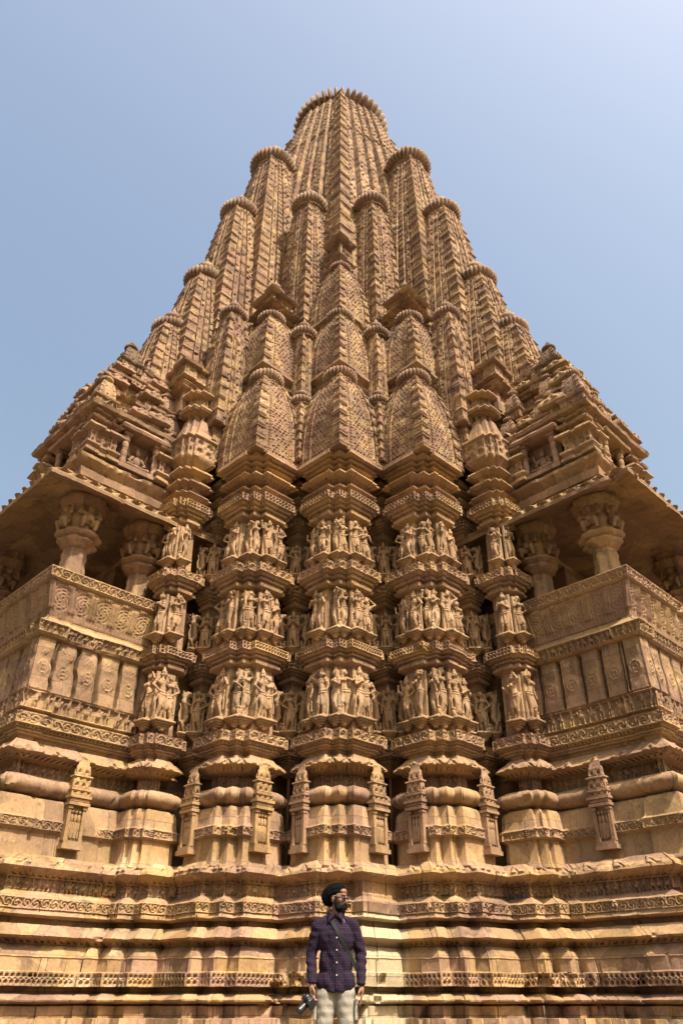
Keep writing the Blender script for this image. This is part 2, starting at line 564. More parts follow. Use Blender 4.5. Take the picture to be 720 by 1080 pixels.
def stone(name, palette, bw=.8, bh=.3, uv=True, lichen=.55, lich_lo=.56, grain=.3, joint=1.0, patch=None, bv=.42):
    k = NT(name); geo = k.n('ShaderNodeNewGeometry').outputs['Position']
    if uv:
        tc = k.n('ShaderNodeTexCoord').outputs['UV']
        oi = k.n('ShaderNodeObjectInfo').outputs['Location']
        ad = k.n('ShaderNodeVectorMath'); ad.operation = 'ADD'; k.l(tc, ad.inputs[0]); k.l(oi, ad.inputs[1])
        br = k.n('ShaderNodeTexBrick'); k.l(ad.outputs[0], br.inputs['Vector'])
        br.inputs['Color1'].default_value = (0, 0, 0, 1); br.inputs['Color2'].default_value = (1, 1, 1, 1); br.inputs['Mortar'].default_value = (.5, .5, .5, 1)
        br.inputs['Scale'].default_value = 1; br.inputs['Mortar Size'].default_value = .005; br.inputs['Mortar Smooth'].default_value = .3
        br.inputs['Brick Width'].default_value = bw; br.inputs['Row Height'].default_value = bh; br.squash = .7; br.squash_frequency = 3
        cellv = k.n('ShaderNodeSeparateColor'); k.l(br.outputs['Color'], cellv.inputs[0]); cv = cellv.outputs[0]
        mort = br.outputs['Fac']
    else:
        vo = k.n('ShaderNodeTexVoronoi'); vo.distance = 'CHEBYCHEV'; vo.inputs['Scale'].default_value = 1.6; k.l(geo, vo.inputs['Vector'])
        cs = k.n('ShaderNodeSeparateColor'); k.l(vo.outputs['Color'], cs.inputs[0]); cv = cs.outputs[0]; mort = None
    big = k.noise(geo, .55, 6)
    mid = k.noise(geo, 3.1, 8, .65)
    mixv = k.math('ADD', k.math('MULTIPLY', cv, bv), k.math('ADD', k.math('MULTIPLY', big, .6), k.math('MULTIPLY', mid, .5)))
    mixv = k.math('SUBTRACT', mixv, .05 + bv * .5)
    n = len(palette)
    colr = k.ramp(mixv, [(.12 + .76 * i / (n - 1), c) for i, c in enumerate(palette)])
    fine = k.noise(geo, 26, 8, .7)
    g = k.ramp(fine, [(.25, (1 - grain,) * 3), (.7, (1 + grain * .4,) * 3)])
    colr = k.mix(1.0, colr, g, 'MULTIPLY')
    v2 = k.n('ShaderNodeTexVoronoi'); v2.distance = 'CHEBYCHEV'; v2.inputs['Scale'].default_value = 2.3; k.l(geo, v2.inputs['Vector'])
    c2 = k.n('ShaderNodeSeparateColor'); k.l(v2.outputs['Color'], c2.inputs[0])
    colr = k.mix(1.0, colr, k.ramp(c2.outputs[1], [(0, (.74, .73, .72)), (.5, (.98, .97, .95)), (1, (1.16, 1.15, 1.13))]), 'MULTIPLY')
    # lichen and soot that grow in patches of their own
    li = k.noise(geo, 1.9, 10, .72)
    li2 = k.noise(geo, 11, 6, .7)
    lm = k.math('MULTIPLY', k.ramp(li, [(lich_lo, (0, 0, 0)), (lich_lo + .13, (1, 1, 1))]), k.ramp(li2, [(.38, (0, 0, 0)), (.6, (1, 1, 1))]))
    colr = k.mix(k.math('MULTIPLY', lm, lichen), colr, (.05, .038, .027))
    spk = k.noise(geo, 15, 4, .6)
    colr = k.mix(k.math('MULTIPLY', k.ramp(spk, [(.60, (0, 0, 0)), (.68, (1, 1, 1))]), .45), colr, (.06, .045, .032))
    mp = k.n('ShaderNodeMapping'); mp.inputs['Scale'].default_value = (5.5, 5.5, .35); k.l(geo, mp.inputs['Vector'])
    stn = k.noise(mp.outputs[0], 1.0, 6, .6)
    stm = k.math('MULTIPLY', k.ramp(stn, [(.56, (0, 0, 0)), (.70, (1, 1, 1))]), k.ramp(li, [(.42, (0, 0, 0)), (.58, (1, 1, 1))]))
    colr = k.mix(k.math('MULTIPLY', stm, .7), colr, (.075, .052, .036))
    # pale bleached patches
    pl = k.noise(geo, 2.6, 8, .7)
    colr = k.mix(k.math('MULTIPLY', k.ramp(pl, [(.6, (0, 0, 0)), (.72, (1, 1, 1))]), .38), colr, (.38, .285, .175))
    if patch:
        # an area of newer, paler replacement stone
        c0, r0, pc = patch
        sp = k.n('ShaderNodeSeparateXYZ'); k.l(geo, sp.inputs[0])
        dx = k.math('LESS_THAN', k.math('ABSOLUTE', k.math('SUBTRACT', sp.outputs[0], c0[0])), r0[0])
        dz = k.math('LESS_THAN', k.math('ABSOLUTE', k.math('SUBTRACT', sp.outputs[2], c0[1])), r0[1])
        pm = k.math('MULTIPLY', k.math('MULTIPLY', dx, dz), .85)
        colr = k.mix(pm, colr, k.mix(1.0, pc, g, 'MULTIPLY'))
    if mort is not None:
        colr = k.mix(k.math('MULTIPLY', mort, .55 * joint), colr, (.06, .042, .028))
    hs = k.n('ShaderNodeHueSaturation'); hs.inputs['Saturation'].default_value = .96; hs.inputs['Hue'].default_value = .5005; hs.inputs['Value'].default_value = 1.02; k.l(colr, hs.inputs['Color'])
    k.l(hs.outputs[0], k.b.inputs['Base Color'])
    k.b.inputs['Roughness'].default_value = .88
    k.b.inputs['Specular IOR Level'].default_value = .22
    h = k.math('ADD', k.math('MULTIPLY', fine, .6), k.math('MULTIPLY', k.noise(geo, 75, 5, .7), .4))
    h = k.math('ADD', h, k.math('MULTIPLY', mid, .8))
    if mort is not None: h = k.math('SUBTRACT', h, k.math('MULTIPLY', mort, .5))
    bp = k.n('ShaderNodeBump'); bp.inputs['Strength'].default_value = .55; bp.inputs['Distance'].default_value = .022
    k.l(h, bp.inputs['Height']); k.l(bp.outputs[0], k.b.inputs['Normal'])
    return k.m

def plain_mat(name, c, rough=.7, bump=0, bscale=200, metal=0, spec=.5, var=0):
    k = NT(name)
    k.b.inputs['Base Color'].default_value = (*c, 1); k.b.inputs['Roughness'].default_value = rough
    k.b.inputs['Metallic'].default_value = metal; k.b.inputs['Specular IOR Level'].default_value = spec
    oc = k.n('ShaderNodeTexCoord').outputs['Object']
    if var:
        f = k.noise(oc, bscale * .25, 5)
        k.l(k.mix(1.0, c, k.ramp(f, [(.3, (1 - var,) * 3), (.7, (1 + var,) * 3)]), 'MULTIPLY'), k.b.inputs['Base Color'])
    if bump:
        bp = k.n('ShaderNodeBump'); bp.inputs['Strength'].default_value = bump; bp.inputs['Distance'].default_value = .01
        k.l(k.noise(oc, bscale, 6), bp.inputs['Height']); k.l(bp.outputs[0], k.b.inputs['Normal'])
    return k.m

BUFF = (.310, .188, .092); PINK = (.262, .150, .090); OCHRE = (.322, .190, .072); PALE = (.385, .275, .165); BROWN = (.150, .086, .046); RED = (.172, .086, .050)
M_wall = stone('buff_sandstone', [BROWN, PINK, BUFF, OCHRE, PALE], .85, .31, patch=((.5, .9), (.36, .75), (.38, .295, .17)), lich_lo=.515, lichen=.7, bv=.5)
M_pier = stone('carved_sandstone', [BROWN, PINK, BUFF, OCHRE, PALE], .7, .31, lich_lo=.58)
M_fig = stone('statue_sandstone', [PINK, BUFF, BUFF, PALE], uv=False, lich_lo=.60, lichen=.5)
M_spire = stone('spire_sandstone', [RED, (.22, .118, .068), (.255, .150, .078), (.30, .182, .078), (.37, .25, .14)], .36, .2, lichen=.8, lich_lo=.51, joint=.9, bv=.55)
M_ama = stone('weathered_sandstone', [RED, (.23, .14, .085), (.32, .225, .13)], uv=False, lichen=.6, lich_lo=.54)
M_balc = stone('brown_sandstone', [BROWN, PINK, (.25, .148, .078), (.305, .188, .080), (.345, .235, .132)], .95, .42, lichen=.6, lich_lo=.54)

# ------------------------------------------------------------------ stone figures
def pedestal(x0=-.06, wy=.15):
    e = Blob()
    e.box((.035, 0, -.02), (.115, wy, .02)); e.box((.025, 0, -.055), (.10, wy * .86, .015)); e.box((.01, 0, -.085), (.08, wy * .7, .016))
    e.box((-.0, 0, -.12), (.065, wy * .5, .02)); e.ell((.02, 0, -.16), (.05, .055, .035))
    return e

def stone_figure(female=True, rarm='hip', larm='up', hip=.035, turn=0.0, crown='tall', four=False, robe=False, partner=False):
    b = Blob()
    def body(oy, hipd, fem, ra, la, tn, crn, sc=1.0, rob=False, fo=False):
        b.M = Matrix.Translation((0, oy, 0)) @ Matrix.Rotation(tn, 4, 'Z') @ Matrix.Scale(sc, 4)
        s = 1 if hipd >= 0 else -1
        H = abs(hipd)
        pel = Vector((0, hipd, .475)); wst = Vector((.01, hipd * .35, .575)); che = Vector((.008, -hipd * .45, .685)); nk = Vector((0, -hipd * .35, .775)); hd = Vector((.012, hipd * .25, .855))
        b.ell(pel, (.062, .088 if fem else .075, .062)); b.ell(wst, (.046, .054 if fem else .062, .075)); b.ell(che, (.054, .078 if fem else .092, .075))
        b.cap(pel, che, .055, .052)
        b.cap(nk - Vector((0, 0, .02)), hd, .027, .03)
        b.ell(hd, (.05, .046, .06)); b.cap(hd + Vector((.045, 0, .0)), hd + Vector((.056, 0, -.018)), .007, .011, 6)
        b.cap(hd + Vector((.02, 0, -.042)), hd + Vector((.034, 0, -.04)), .02, .014, 6)
        for q in (-1, 1): b.ell(hd + Vector((0, q * .055, -.02)), (.018, .014, .026))
        if crn == 'tall':
            b.cap(hd + Vector((-.008, 0, .03)), hd + Vector((-.02, 0, .135)), .046, .018); b.ring(hd + Vector((-.006, 0, .035)), .05, .05, .011)
        elif crn == 'bun':
            b.ell(hd + Vector((-.05, .03 * s, .03)), (.045, .05, .045)); b.ell(hd + Vector((-.01, 0, .03)), (.05, .05, .045))
        else:
            b.cap(hd + Vector((-.01, 0, .03)), hd + Vector((-.015, 0, .07)), .048, .035); b.ell(hd + Vector((-.015, 0, .10)), (.03, .03, .03))
        if fem:
            for q in (-1, 1): b.ell(che + Vector((.05, q * .038, .0)), (.036, .036, .036))
        b.ring(nk + Vector((.01, 0, -.03)), .05, .062, .010, dz=lambda a: -.02 * math.cos(a))
        b.ring(pel + Vector((0, 0, .045)), .062, .086, .012, dz=lambda a: -.012 * math.cos(a))
        b.ring(pel + Vector((.005, 0, .01)), .07, .095, .009, dz=lambda a: -.03 * math.cos(a))
        # legs
        for q in (-1, 1):
            hp = pel + Vector((0, q * .042, -.02))
            if q == s or H < .012:
                kn = Vector((.018, hipd * .55 + q * .038, .25)); an = Vector((-.01, q * .035 + hipd * .1, .045))
            else:
                kn = Vector((.055, q * .055 + hipd * .6, .262)); an = Vector((.0, q * .062 - hipd * .2, .045))
            b.chain([hp, kn, an], [.058, .040, .026]); b.cap(kn + Vector((-.012, 0, -.07)), an, .036, .022)
            b.cap(an + Vector((-.01, 0, -.02)), an + Vector((.065, q * .015, -.028)), .024, .016); b.ring(an + Vector((0, 0, .01)), .03, .03, .009, 8)
        # sash hanging between the thighs and at the side
        b.chain([pel + Vector((.06, 0, .0)), pel + Vector((.065, 0, -.12)), pel + Vector((.045, 0, -.24))], [.016, .02, .026], 6)
        b.chain([pel + Vector((.0, -s * .09, .0)), Vector((.0, -s * .12, .33)), Vector((.0, -s * .115, .16))], [.012, .016, .02], 6)
        if rob:
            b.cap(pel + Vector((0, 0, -.05)), Vector((0, 0, .14)), .075, .085)
        # arms
        def arm(q, pose):
            sh = che + Vector((-.005, q * (.088 if fem else .104), .055))
            if pose == 'hip': el = sh + Vector((-.02, q * .075, -.13)); ha = pel + Vector((.03, q * .085, .04))
            elif pose == 'up': el = sh + Vector((.01, q * .085, .06)); ha = hd + Vector((.0, q * .05, .075))
            elif pose == 'chest': el = sh + Vector((.02, q * .035, -.15)); ha = che + Vector((.085, q * .02, -.01))
            elif pose == 'down': el = sh + Vector((-.01, q * .04, -.155)); ha = sh + Vector((.03, q * .055, -.30))
            elif pose == 'hold': el = sh + Vector((.0, q * .045, -.15)); ha = sh + Vector((.1, q * .055, -.06))
            elif pose == 'over': el = sh + Vector((.02, q * .10, -.04)); ha = sh + Vector((.03, q * .19, .02))
            elif pose == 'face': el = sh + Vector((.05, q * .06, -.10)); ha = hd + Vector((.055, q * .035, -.02))
            b.ell(sh, (.034, .034, .034))
            b.chain([sh, el, ha], [.031, .026, .018], 8); b.ell(ha, (.024, .02, .028))
            b.ring(sh * .55 + el * .45, .032, .032, .008, 8)
            if pose in ('hold', 'down') and not fem:
                b.cap(ha + Vector((.0, 0, -.05)), ha + Vector((0, 0, .10)), .016, .022, 8)
        arm(-1, ra); arm(1, la)
        if fo:
            for q in (-1, 1):
                sh = che + Vector((-.015, q * .095, .055)); el = sh + Vector((-.02, q * .08, .0)); ha = el + Vector((.0, q * .02, .14))
                b.chain([sh, el, ha], [.028, .024, .018], 8); b.ell(ha + Vector((0, 0, .03)), (.03, .03, .035))
        b.M = Matrix.Identity(4)
    body(-.075 if partner else 0, hip, female, rarm, larm, turn, crown, 1.0, robe, four)
    if partner:
        body(.085, -hip, not female, 'over', 'hip', -turn - .25, 'bun', .93)
    # small attendant and foot slab and back slab
    if not partner:
        q = -1 if hip > 0 else 1
        b.ell((.02, q * .125, .085), (.035, .035, .06)); b.ell((.025, q * .125, .165), (.028, .028, .03)); b.cap((.03, q * .125, .08), (.06, q * .11, .03), .025, .02, 6)
    b.box((-.065, 0, .44), (.03, .13 if not partner else .19, .46))
    b.box((.0, 0, .01), (.085, .14 if not partner else .19, .018))
    return b.remesh('statue', M_fig, .0088, 1, pedestal(wy=.16 if not partner else .2))

def beast_figure():
    b = Blob()
    # rearing lion-like beast with a rider, on a small crouching figure
    b.chain([(0, .02, .30), (.01, .0, .50), (.0, -.03, .66)], [.075, .072, .06]); b.ell((.0, -.05, .66), (.07, .07, .08))
    b.chain([(.0, -.04, .68), (.0, -.01, .78), (.02, .05, .83)], [.06, .055, .05]); b.ell((.03, .075, .835), (.055, .06, .05)); b.cap((.04, .1, .83), (.045, .15, .815), .035, .022)
    b.cap((.04, .1, .80), (.04, .14, .775), .02, .012, 6)
    for k in range(6): b.ell((-.01, -.08 + .02 * k, .70 + .035 * k), (.05, .04, .03))
    for q in (-1, 1):
        b.chain([(q * .03, .03, .33), (q * .035, -.06, .2), (q * .035, .0, .05)], [.06, .04, .028]); b.cap((q * .035, .0, .04), (q * .035, .08, .025), .028, .022)
        b.chain([(q * .04, .0, .62), (q * .045, .12, .60), (q * .045, .14, .5)], [.04, .03, .025])
    b.chain([(0, .0, .28), (0, -.12, .25), (0, -.15, .4), (0, -.11, .52), (0, -.14, .6)], [.025, .02, .018, .018, .024], 8)
    b.ell((.0, -.1, .8), (.04, .035, .06)); b.ell((.0, -.1, .885), (.03, .03, .034)); b.cap((0, -.09, .81), (0, .0, .80), .018, .014, 6)
    b.ell((.02, .09, .1), (.045, .045, .07)); b.ell((.03, .1, .19), (.033, .033, .036))
    b.box((-.06, 0, .45), (.03, .12, .45)); b.box((0, 0, .01), (.08, .14, .018))
    return b.remesh('beast', M_fig, .0095, 1, pedestal(wy=.14))

FIGS = [
    stone_figure(True, 'hip', 'up', .04, .1, 'bun'),
    stone_figure(False, 'hold', 'hip', -.03, -.1, 'tall', True),
    stone_figure(True, 'chest', 'chest', .03, .2, 'short'),
    stone_figure(True, 'up', 'down', -.042, .0, 'bun'),
    stone_figure(False, 'down', 'hold', .03, .15, 'tall', True),
    stone_figure(True, 'face', 'hip', -.035, -.45, 'bun'),
    stone_figure(True, 'down', 'face', .045, .5, 'short'),
    stone_figure(False, 'chest', 'down', -.015, .1, 'short', False, True),
    stone_figure(True, 'hold', 'up', .05, -.3, 'tall'),
    stone_figure(False, 'up', 'hip', .042, .35, 'short'),
    stone_figure(True, 'over', 'chest', -.045, .6, 'bun'),
]
COUPLES = [stone_figure(False, 'hip', 'over', .03, .2, 'tall', partner=True), stone_figure(True, 'chest', 'over', .03, .25, 'short', partner=True)]
ATT = [stone_figure(True, 'chest', 'chest', .015, 0, 'short'), stone_figure(True, 'hip', 'down', .03, 0, 'bun'), stone_figure(False, 'down', 'hold', -.02, 0, 'tall')]
BEAST = beast_figure()
# ------------------------------------------------------------------ the temple (local x, y are the outward normals of its two visible faces)
AX = (0.0, 16.23, 0.0)
temple = tag(empty('temple', AX, math.radians(-135)),
             'tall tapering sandstone temple tower covered in carved figures, balconies on both sides', 'temple')

def part(name, me, parent=None, loc=(0, 0, 0), rz=0, scale=(1, 1, 1)):
    return link(name, me, parent or temple, loc, rz, scale)
def both(name, me, parent=None):
    a, b = me if isinstance(me, list) else (me, me)
    return part(name, a, parent), part(name, mirror_mesh(b), parent)

def notch(poly, corners, b, pj):
    P = [Vector(p) for p in poly]; n = len(P); out = []
    for i in range(n):
        if i not in corners: out.append(tuple(P[i])); continue
        tin = (P[i] - P[i - 1]).normalized(); to = (P[(i + 1) % n] - P[i]).normalized()
        ni = Vector((tin.y, -tin.x)); no = Vector((to.y, -to.x))
        a = P[i] - tin * b; c = P[i] + to * b
        out += [tuple(a), tuple(a + ni * pj), tuple(P[i] + (ni + no) * pj), tuple(c + no * pj), tuple(c)]
    return out

# --- plinth
K1 = (3.84, 3.84); K2 = (4.84, 2.74); K3 = (5.57, 1.62)
pl = [(7.28, -2.85), (7.28, 1.15), (5.55, 1.15), (5.55, 1.60), (4.77, 1.60), (4.77, 2.67), (3.77, 2.67), (3.77, 3.77), (2.67, 3.77), (2.67, 4.77),
      (1.60, 4.77), (1.60, 5.55), (1.15, 5.55), (1.15, 7.28), (-2.85, 7.28), (-2.85, 5.55), (-4.5, 5.55), (-4.5, -4.5), (5.55, -4.5), (5.55, -2.85)]
pl = notch(pl, [1, 3, 5, 7, 9, 11, 13], .42, -.20)
plinth_prof = [(0, .98), (.22, .96), (.24, .90), (.40, .87), (.42, .79), (.555, .77), (.56, .64), (.575, .64), (.675, .65), (.68, .58), (.694, .58), (.704, .70), (.72, .735), (.735, .74),
               (.776, .66), (.795, .60), (.80, .50), (.86, .50), (.868, .67), (1.005, .67, 'diap', 10), (1.008, .60), (1.02, .58), (1.149, .565), (1.16, .575), (1.22, .52), (1.285, .45),
               (1.29, .42), (1.31, .44), (1.342, .50, 'teeth', 4), (1.35, .57), (1.372, .60), (1.40, .57), (1.45, .49), (1.50, .43), (1.505, .30), (1.57, .30),
               (1.575, .43), (1.60, .475), (1.63, .45), (1.655, .44), (1.66, .46), (1.774, .46, 'scroll', 9), (1.78, .44), (1.82, .36), (1.85, .30),
               (1.859, .28), (2.02, .28, 'figs', 13), (2.03, .28), (2.06, .34, 'teeth', 4), (2.09, .40), (2.12, .425), (2.15, .41), (2.27, .23, 'gable', 6), (2.285, .21), (2.30, .05)]
def newer(B):
    # the replaced, uncarved stones right of the middle pier
    return ((B[:, 1] > 3.6) & (B[:, 0] > 2.7) & (B[:, 0] < 3.35)).astype(float)
def back_edge(m, n): return m[0] + m[1] < 3.0 or n[0] < -.5 or n[1] < -.5
plinth = part('plinth', loft('plinth', pl, plinth_prof, M_wall, step=.0095, wob=.008, bite=.09, plain=newer, sharp=30, coarse=back_edge, blocks=.03))

# --- piers
def pier_poly(c, s, b, pj=-.13):
    x, y = c
    return [(x - s, y - s), (x - .05, y - s), (x - .05, y - s + .09), (x, y - s + .09), (x, y - b), (x + pj, y - b), (x + pj, y + pj), (x - b, y + pj), (x - b, y),
            (x - s + .09, y), (x - s + .09, y - .05), (x - s, y - .05)]
base_prof = [(2.1, .10), (2.22, .16), (2.27, .13), (2.30, .11), (2.555, .10), (2.575, .12), (2.604, .16), (2.712, .16, 'scroll', 8), (2.73, .13), (2.75, .115), (2.93, .10), (2.985, .07), (3.005, .02), (3.012, -.02)] + \
    torus_prof(3.02, 3.265, .0, .14, 9) + [(3.27, -.05), (3.29, -.09), (3.30, -.10), (3.47, -.10, 'figs', 10), (3.48, .02), (3.53, .08, 'teeth', 4), (3.545, .135), (3.66, .03, 'gable', 7), (3.703, .0),
    (3.715, -.05), (3.757, -.03), (3.775, .02), (3.80, .02), (3.805, .05), (3.832, .055), (3.836, .03), (3.845, .085), (3.878, .095, 'dent', 4), (3.885, .125), (4.031, .125, 'scroll', 10), (4.04, .05), (4.06, -.05)]
wall_prof = [(5.06, -.06), (5.08, -.02), (5.10, .03), (5.142, .035), (5.15, .0), (5.19, .0), (5.195, .04), (5.232, .045), (5.236, .02), (5.245, .08), (5.28, .09), (5.286, .125), (5.408, .125, 'diap', 10), (5.415, .02), (5.43, -.05),
             (6.41, -.07), (6.417, -.03), (6.44, .02), (6.486, .025), (6.50, -.01), (6.545, -.01), (6.55, .035), (6.595, .04), (6.60, .015), (6.61, .08), (6.65, .09), (6.662, .125), (6.804, .125, 'scroll', 10), (6.81, 0), (6.82, -.06),
             (7.75, -.08), (7.775, -.03), (7.80, .02), (7.85, .03), (7.87, -.01), (7.925, -.01), (7.93, .035), (7.975, .04), (7.98, .015), (7.99, .08), (8.04, .09), (8.05, .13), (8.191, .13, 'diap', 10), (8.20, .03), (8.22, -.02), (8.28, -.04)]
crown_prof = [(8.285, .06), (8.30, .06), (8.31, .10), (8.335, .11), (8.345, .09), (8.38, .03), (8.385, .0), (8.40, -.05), (8.52, -.05, 'figs', 6), (8.53, .02), (8.57, .08, 'teeth', 3), (8.60, .13), (8.63, .125), (8.68, .04), (8.70, .01),
              (8.72, -.04), (8.77, -.03, 'dent', 4), (8.775, .04), (8.80, .07), (8.81, .06), (8.815, .02), (8.84, .02), (8.845, .09), (8.87, .12), (8.88, .11), (8.885, .07), (8.91, .07), (8.915, .14), (8.945, .195), (8.965, .19), (9.03, .185), (9.045, .10)]
small_crown = [(8.36, .10), (8.38, .09), (8.43, .02), (8.48, -.05), (8.55, -.03, 'rough', 4), (8.60, .10), (8.63, .10), (8.7, .02), (8.76, -.05), (8.8, -.04), (8.88, .10), (8.91, .10), (8.98, .02), (9.02, -.03),
               (9.12, .06), (9.18, .10), (9.22, .10), (9.58, .10, 'diap', 16), (9.62, .14), (9.66, .13), (9.69, .06), (9.85, .03), (10.0, -.02), (10.16, -.05), (10.19, -.09), (10.32, -.09),
               (10.35, .03), (10.40, .06), (10.44, .05), (10.48, -.02), (10.52, -.06), (10.74, -.06, 'figs', 9), (10.76, .02), (10.80, .05), (10.84, .04), (10.92, -.06), (10.95, -.09)]

ROWS = [(4.26, .825), (5.655, .775), (7.01, .755)]
nfig = [0]
def put_fig(parent, me, x, y, z, rz, s):
    o = link('statue', me, parent, (x, y, z), rz + random.uniform(-.06, .06), (s * random.uniform(.96, 1.04), s * random.choice((-1, 1)) * random.uniform(.95, 1.08), s * random.uniform(.95, 1.03)))
    nfig[0] += 1
    return o
def pick(lst, last=[None]):
    c = random.choice([f for f in lst if f is not last[0]]); last[0] = c; return c

def dress_pier(o, c, s, b, rows=ROWS, small=False):
    x, y = c
    for (z, sc) in rows:
        if small:
            for side in (0, 1):
                d = -.17
                me = pick(FIGS + COUPLES)
                if side == 0: put_fig(o, me, x + .01, y + d, z, 0, sc)
                else: put_fig(o, me, x + d, y + .01, z, PI / 2, sc)
            continue
        for side in (0, 1):
            lst = [(-.205, -.125), (-.40, -.005), (-.64, -.01)]
            if random.random() < .3: lst = [(-.205, -.125), (-.50, -.005)]
            for i, (d, off) in enumerate(lst):
                me = pick(COUPLES) if len(lst) == 2 and i == 1 else pick(FIGS)
                k = sc * (.9 if i == 2 else 1)
                if side == 0: put_fig(o, me, x + off - .005, y + d, z, 0, k)
                else: put_fig(o, me, x + d, y + off - .005, z, PI / 2, k)

big_prof = base_prof + wall_prof + crown_prof
sm_prof = base_prof + wall_prof + small_crown
S = .80
def rear_edge(m, n): return n[0] < -.5 or n[1] < -.5
pc = loft('pier', pier_poly(K1, S, .28), big_prof, M_pier, step=.0095, seed=1, coarse=rear_edge, blocks=.014)
pf = [loft('pier', pier_poly(K2, S, .28), big_prof, M_pier, step=.0095, seed=q, coarse=rear_edge, blocks=.014) for q in (2, 22)]
ps = [loft('pier', pier_poly(K3, .49, .17, -.06), sm_prof, M_pier, step=.0095, seed=q, coarse=rear_edge, blocks=.014) for q in (3, 23)]
piers = []
o = part('pier', pc); dress_pier(o, K1, S, .27); piers.append(o)
for i, o in enumerate(both('pier', pf)):
    dress_pier(o, K2 if i == 0 else K2[::-1], S, .27); piers.append(o)
for i, o in enumerate(both('pier', ps)):
    dress_pier(o, K3 if i == 0 else K3[::-1], .47, .2, small=True); piers.append(o)

# niche pillars in the recesses, a figure in front of each storey, a beast at either hand
def thin(prof, k=.55): return [(e[0], e[1] * k - .02) if len(e) == 2 or e[2] in ('teeth', 'figs') else (e[0], e[1] * k - .02, *e[2:]) for e in prof]
np_prof = [(2.2, -.16), (3.60, -.16), (3.62, -.10), (3.68, -.04)] + thin([e for e in base_prof if e[0] > 3.70] + wall_prof + crown_prof)
for (cx, cy) in ((3.70, 2.60), (4.71, 1.54)):
    nm = loft('niche_pillar', [(cx - .34, cy - .34), (cx, cy - .34), (cx, cy), (cx - .34, cy)], np_prof, M_pier, step=.03, seed=cx)
    for i, o in enumerate(both('niche_pillar', nm)):
        x, y = (cx, cy) if i == 0 else (cy, cx)
        for (z, sc) in ROWS:
            put_fig(o, pick(ATT), x + .03, y + .03, z - .03, PI / 4, sc * .90)
            for q in (-1, 1):
                b = link('beast_statue', BEAST, o, (x + .00 + q * .145, y + .00 - q * .145, z - .03), PI / 4 + q * .55, (sc * .95, sc * .8 * q, sc * .92))

# --- solid core behind the piers
def rect(u0, u1, v0, v1): return [(u0, v0), (u1, v0), (u1, v1), (u0, v1)]
core_lo = [(5.3, -1.3), (5.3, .95), (4.2, .95), (4.2, 2.05), (3.15, 2.05), (3.15, 3.15), (2.05, 3.15), (2.05, 4.2), (.95, 4.2), (.95, 5.3), (-1.3, 5.3), (-4, 5.3), (-4, -4), (5.3, -4)]
core_mid = [(5.3, -1.3), (5.3, -.95), (3.2, -.95), (3.2, .95), (4.2, .95), (4.2, 2.05), (3.15, 2.05), (3.15, 3.15), (2.05, 3.15), (2.05, 4.2),
            (.95, 4.2), (.95, 3.2), (-.95, 3.2), (-.95, 5.3), (-4, 5.3), (-4, -4), (5.3, -4)]
part('core_wall', loft('core_wall', core_lo, [(.5, 0), (5.6, 0)], M_wall, step=.5, wob=0, bite=0))
part('core_wall', loft('core_wall', core_mid, [(5.602, 0), (7.95, 0)], M_balc, step=.5, wob=0, bite=0))
part('core_wall', loft('core_wall', core_lo, [(7.952, 0), (9.2, 0), (9.25, -.1)], M_wall, step=.5, wob=0, bite=0))
def tierprof(z0, z1, n=3):
    out = []; h = (z1 - z0) / n
    for i in range(n):
        a = z0 + h * i
        out += [(a, 0), (a + h * .45, -.02, 'gav', max(4, int(h * .45 / .03))), (a + h * .5, .06), (a + h * .56, .10), (a + h * .62, .08), (a + h * .8, -.02), (a + h * .99, -.03)]
    return out
tier1 = [(4.2, -3), (4.2, 1.95), (3.1, 1.95), (3.1, 3.1), (1.95, 3.1), (1.95, 4.2), (-3, 4.2), (-3, -3)]
part('core_wall', loft('core_wall', tier1, tierprof(9.1, 11.5, 4), M_spire, step=.05, seed=4))
tier2 = [(3.75, -2.6), (3.75, 1.65), (2.75, 1.65), (2.75, 2.75), (1.65, 2.75), (1.65, 3.75), (-2.6, 3.75), (-2.6, -2.6)]
part('core_wall', loft('core_wall', tier2, tierprof(11.4, 14.0, 4), M_spire, step=.05, seed=5))
fz = loft('core_wall', rect(3.0, 5.45, -.95, .95), tierprof(8.9, 11.6, 4), M_spire, step=.05, seed=6)
both('core_wall', fz)

# --- spires
segA = [(.40, .0, 'lat'), (.43, .03, 'step'), (.52, .03, 'rib'), (.55, .0, 'step'), (.70, .02, 'lat'), (.73, -.02, 'step'), (1.0, .06, 'ridge')]
segS = [(.22, .12, 'lat'), (.27, .02, 'step'), (.44, .07, 'rib'), (.50, .0, 'step'), (.66, .03, 'lat'), (.71, -.03, 'step'), (1.0, .05, 'ridge')]
segF = [(.17, .17, 'lat'), (.21, .06, 'step'), (.40, .11, 'rib'), (.45, .02, 'step'), (.62, .06, 'lat'), (.68, -.02, 'step'), (1.0, .04, 'ridge')]
segM = [(.14, .22, 'lat'), (.17, .10, 'step'), (.32, .17, 'lat'), (.36, .06, 'step'), (.50, .11, 'lat'), (.54, .02, 'step'), (.70, .07, 'lat'), (.75, -.02, 'step'), (.86, .02, 'lat'), (.88, .0, 'step'), (1.0, .03, 'ledge')]
def mk_spire(w, H, top, p, seg, R, ribs, step, course, cell, depth, seed):
    return dict(me=spire('spirelet', w, H, top, p, seg, M_spire, step, course, cell, depth, seed), H=H, R=R,
                am=amalaka_mesh(R, ribs, M_ama), fi=finial_mesh(R * .58, M_ama))
def put_spire(d, u, v, z, fin=True, name='spirelet'):
    o = part(name, d['me'], None, (u, v, z))
    z1 = d['H'] + d['R'] * .25
    link('ribbed_crown', d['am'], o, (0, 0, z1), random.uniform(0, 1))
    if fin: link('finial', d['fi'], o, (0, 0, z1 + d['R'] * .38))
    return o
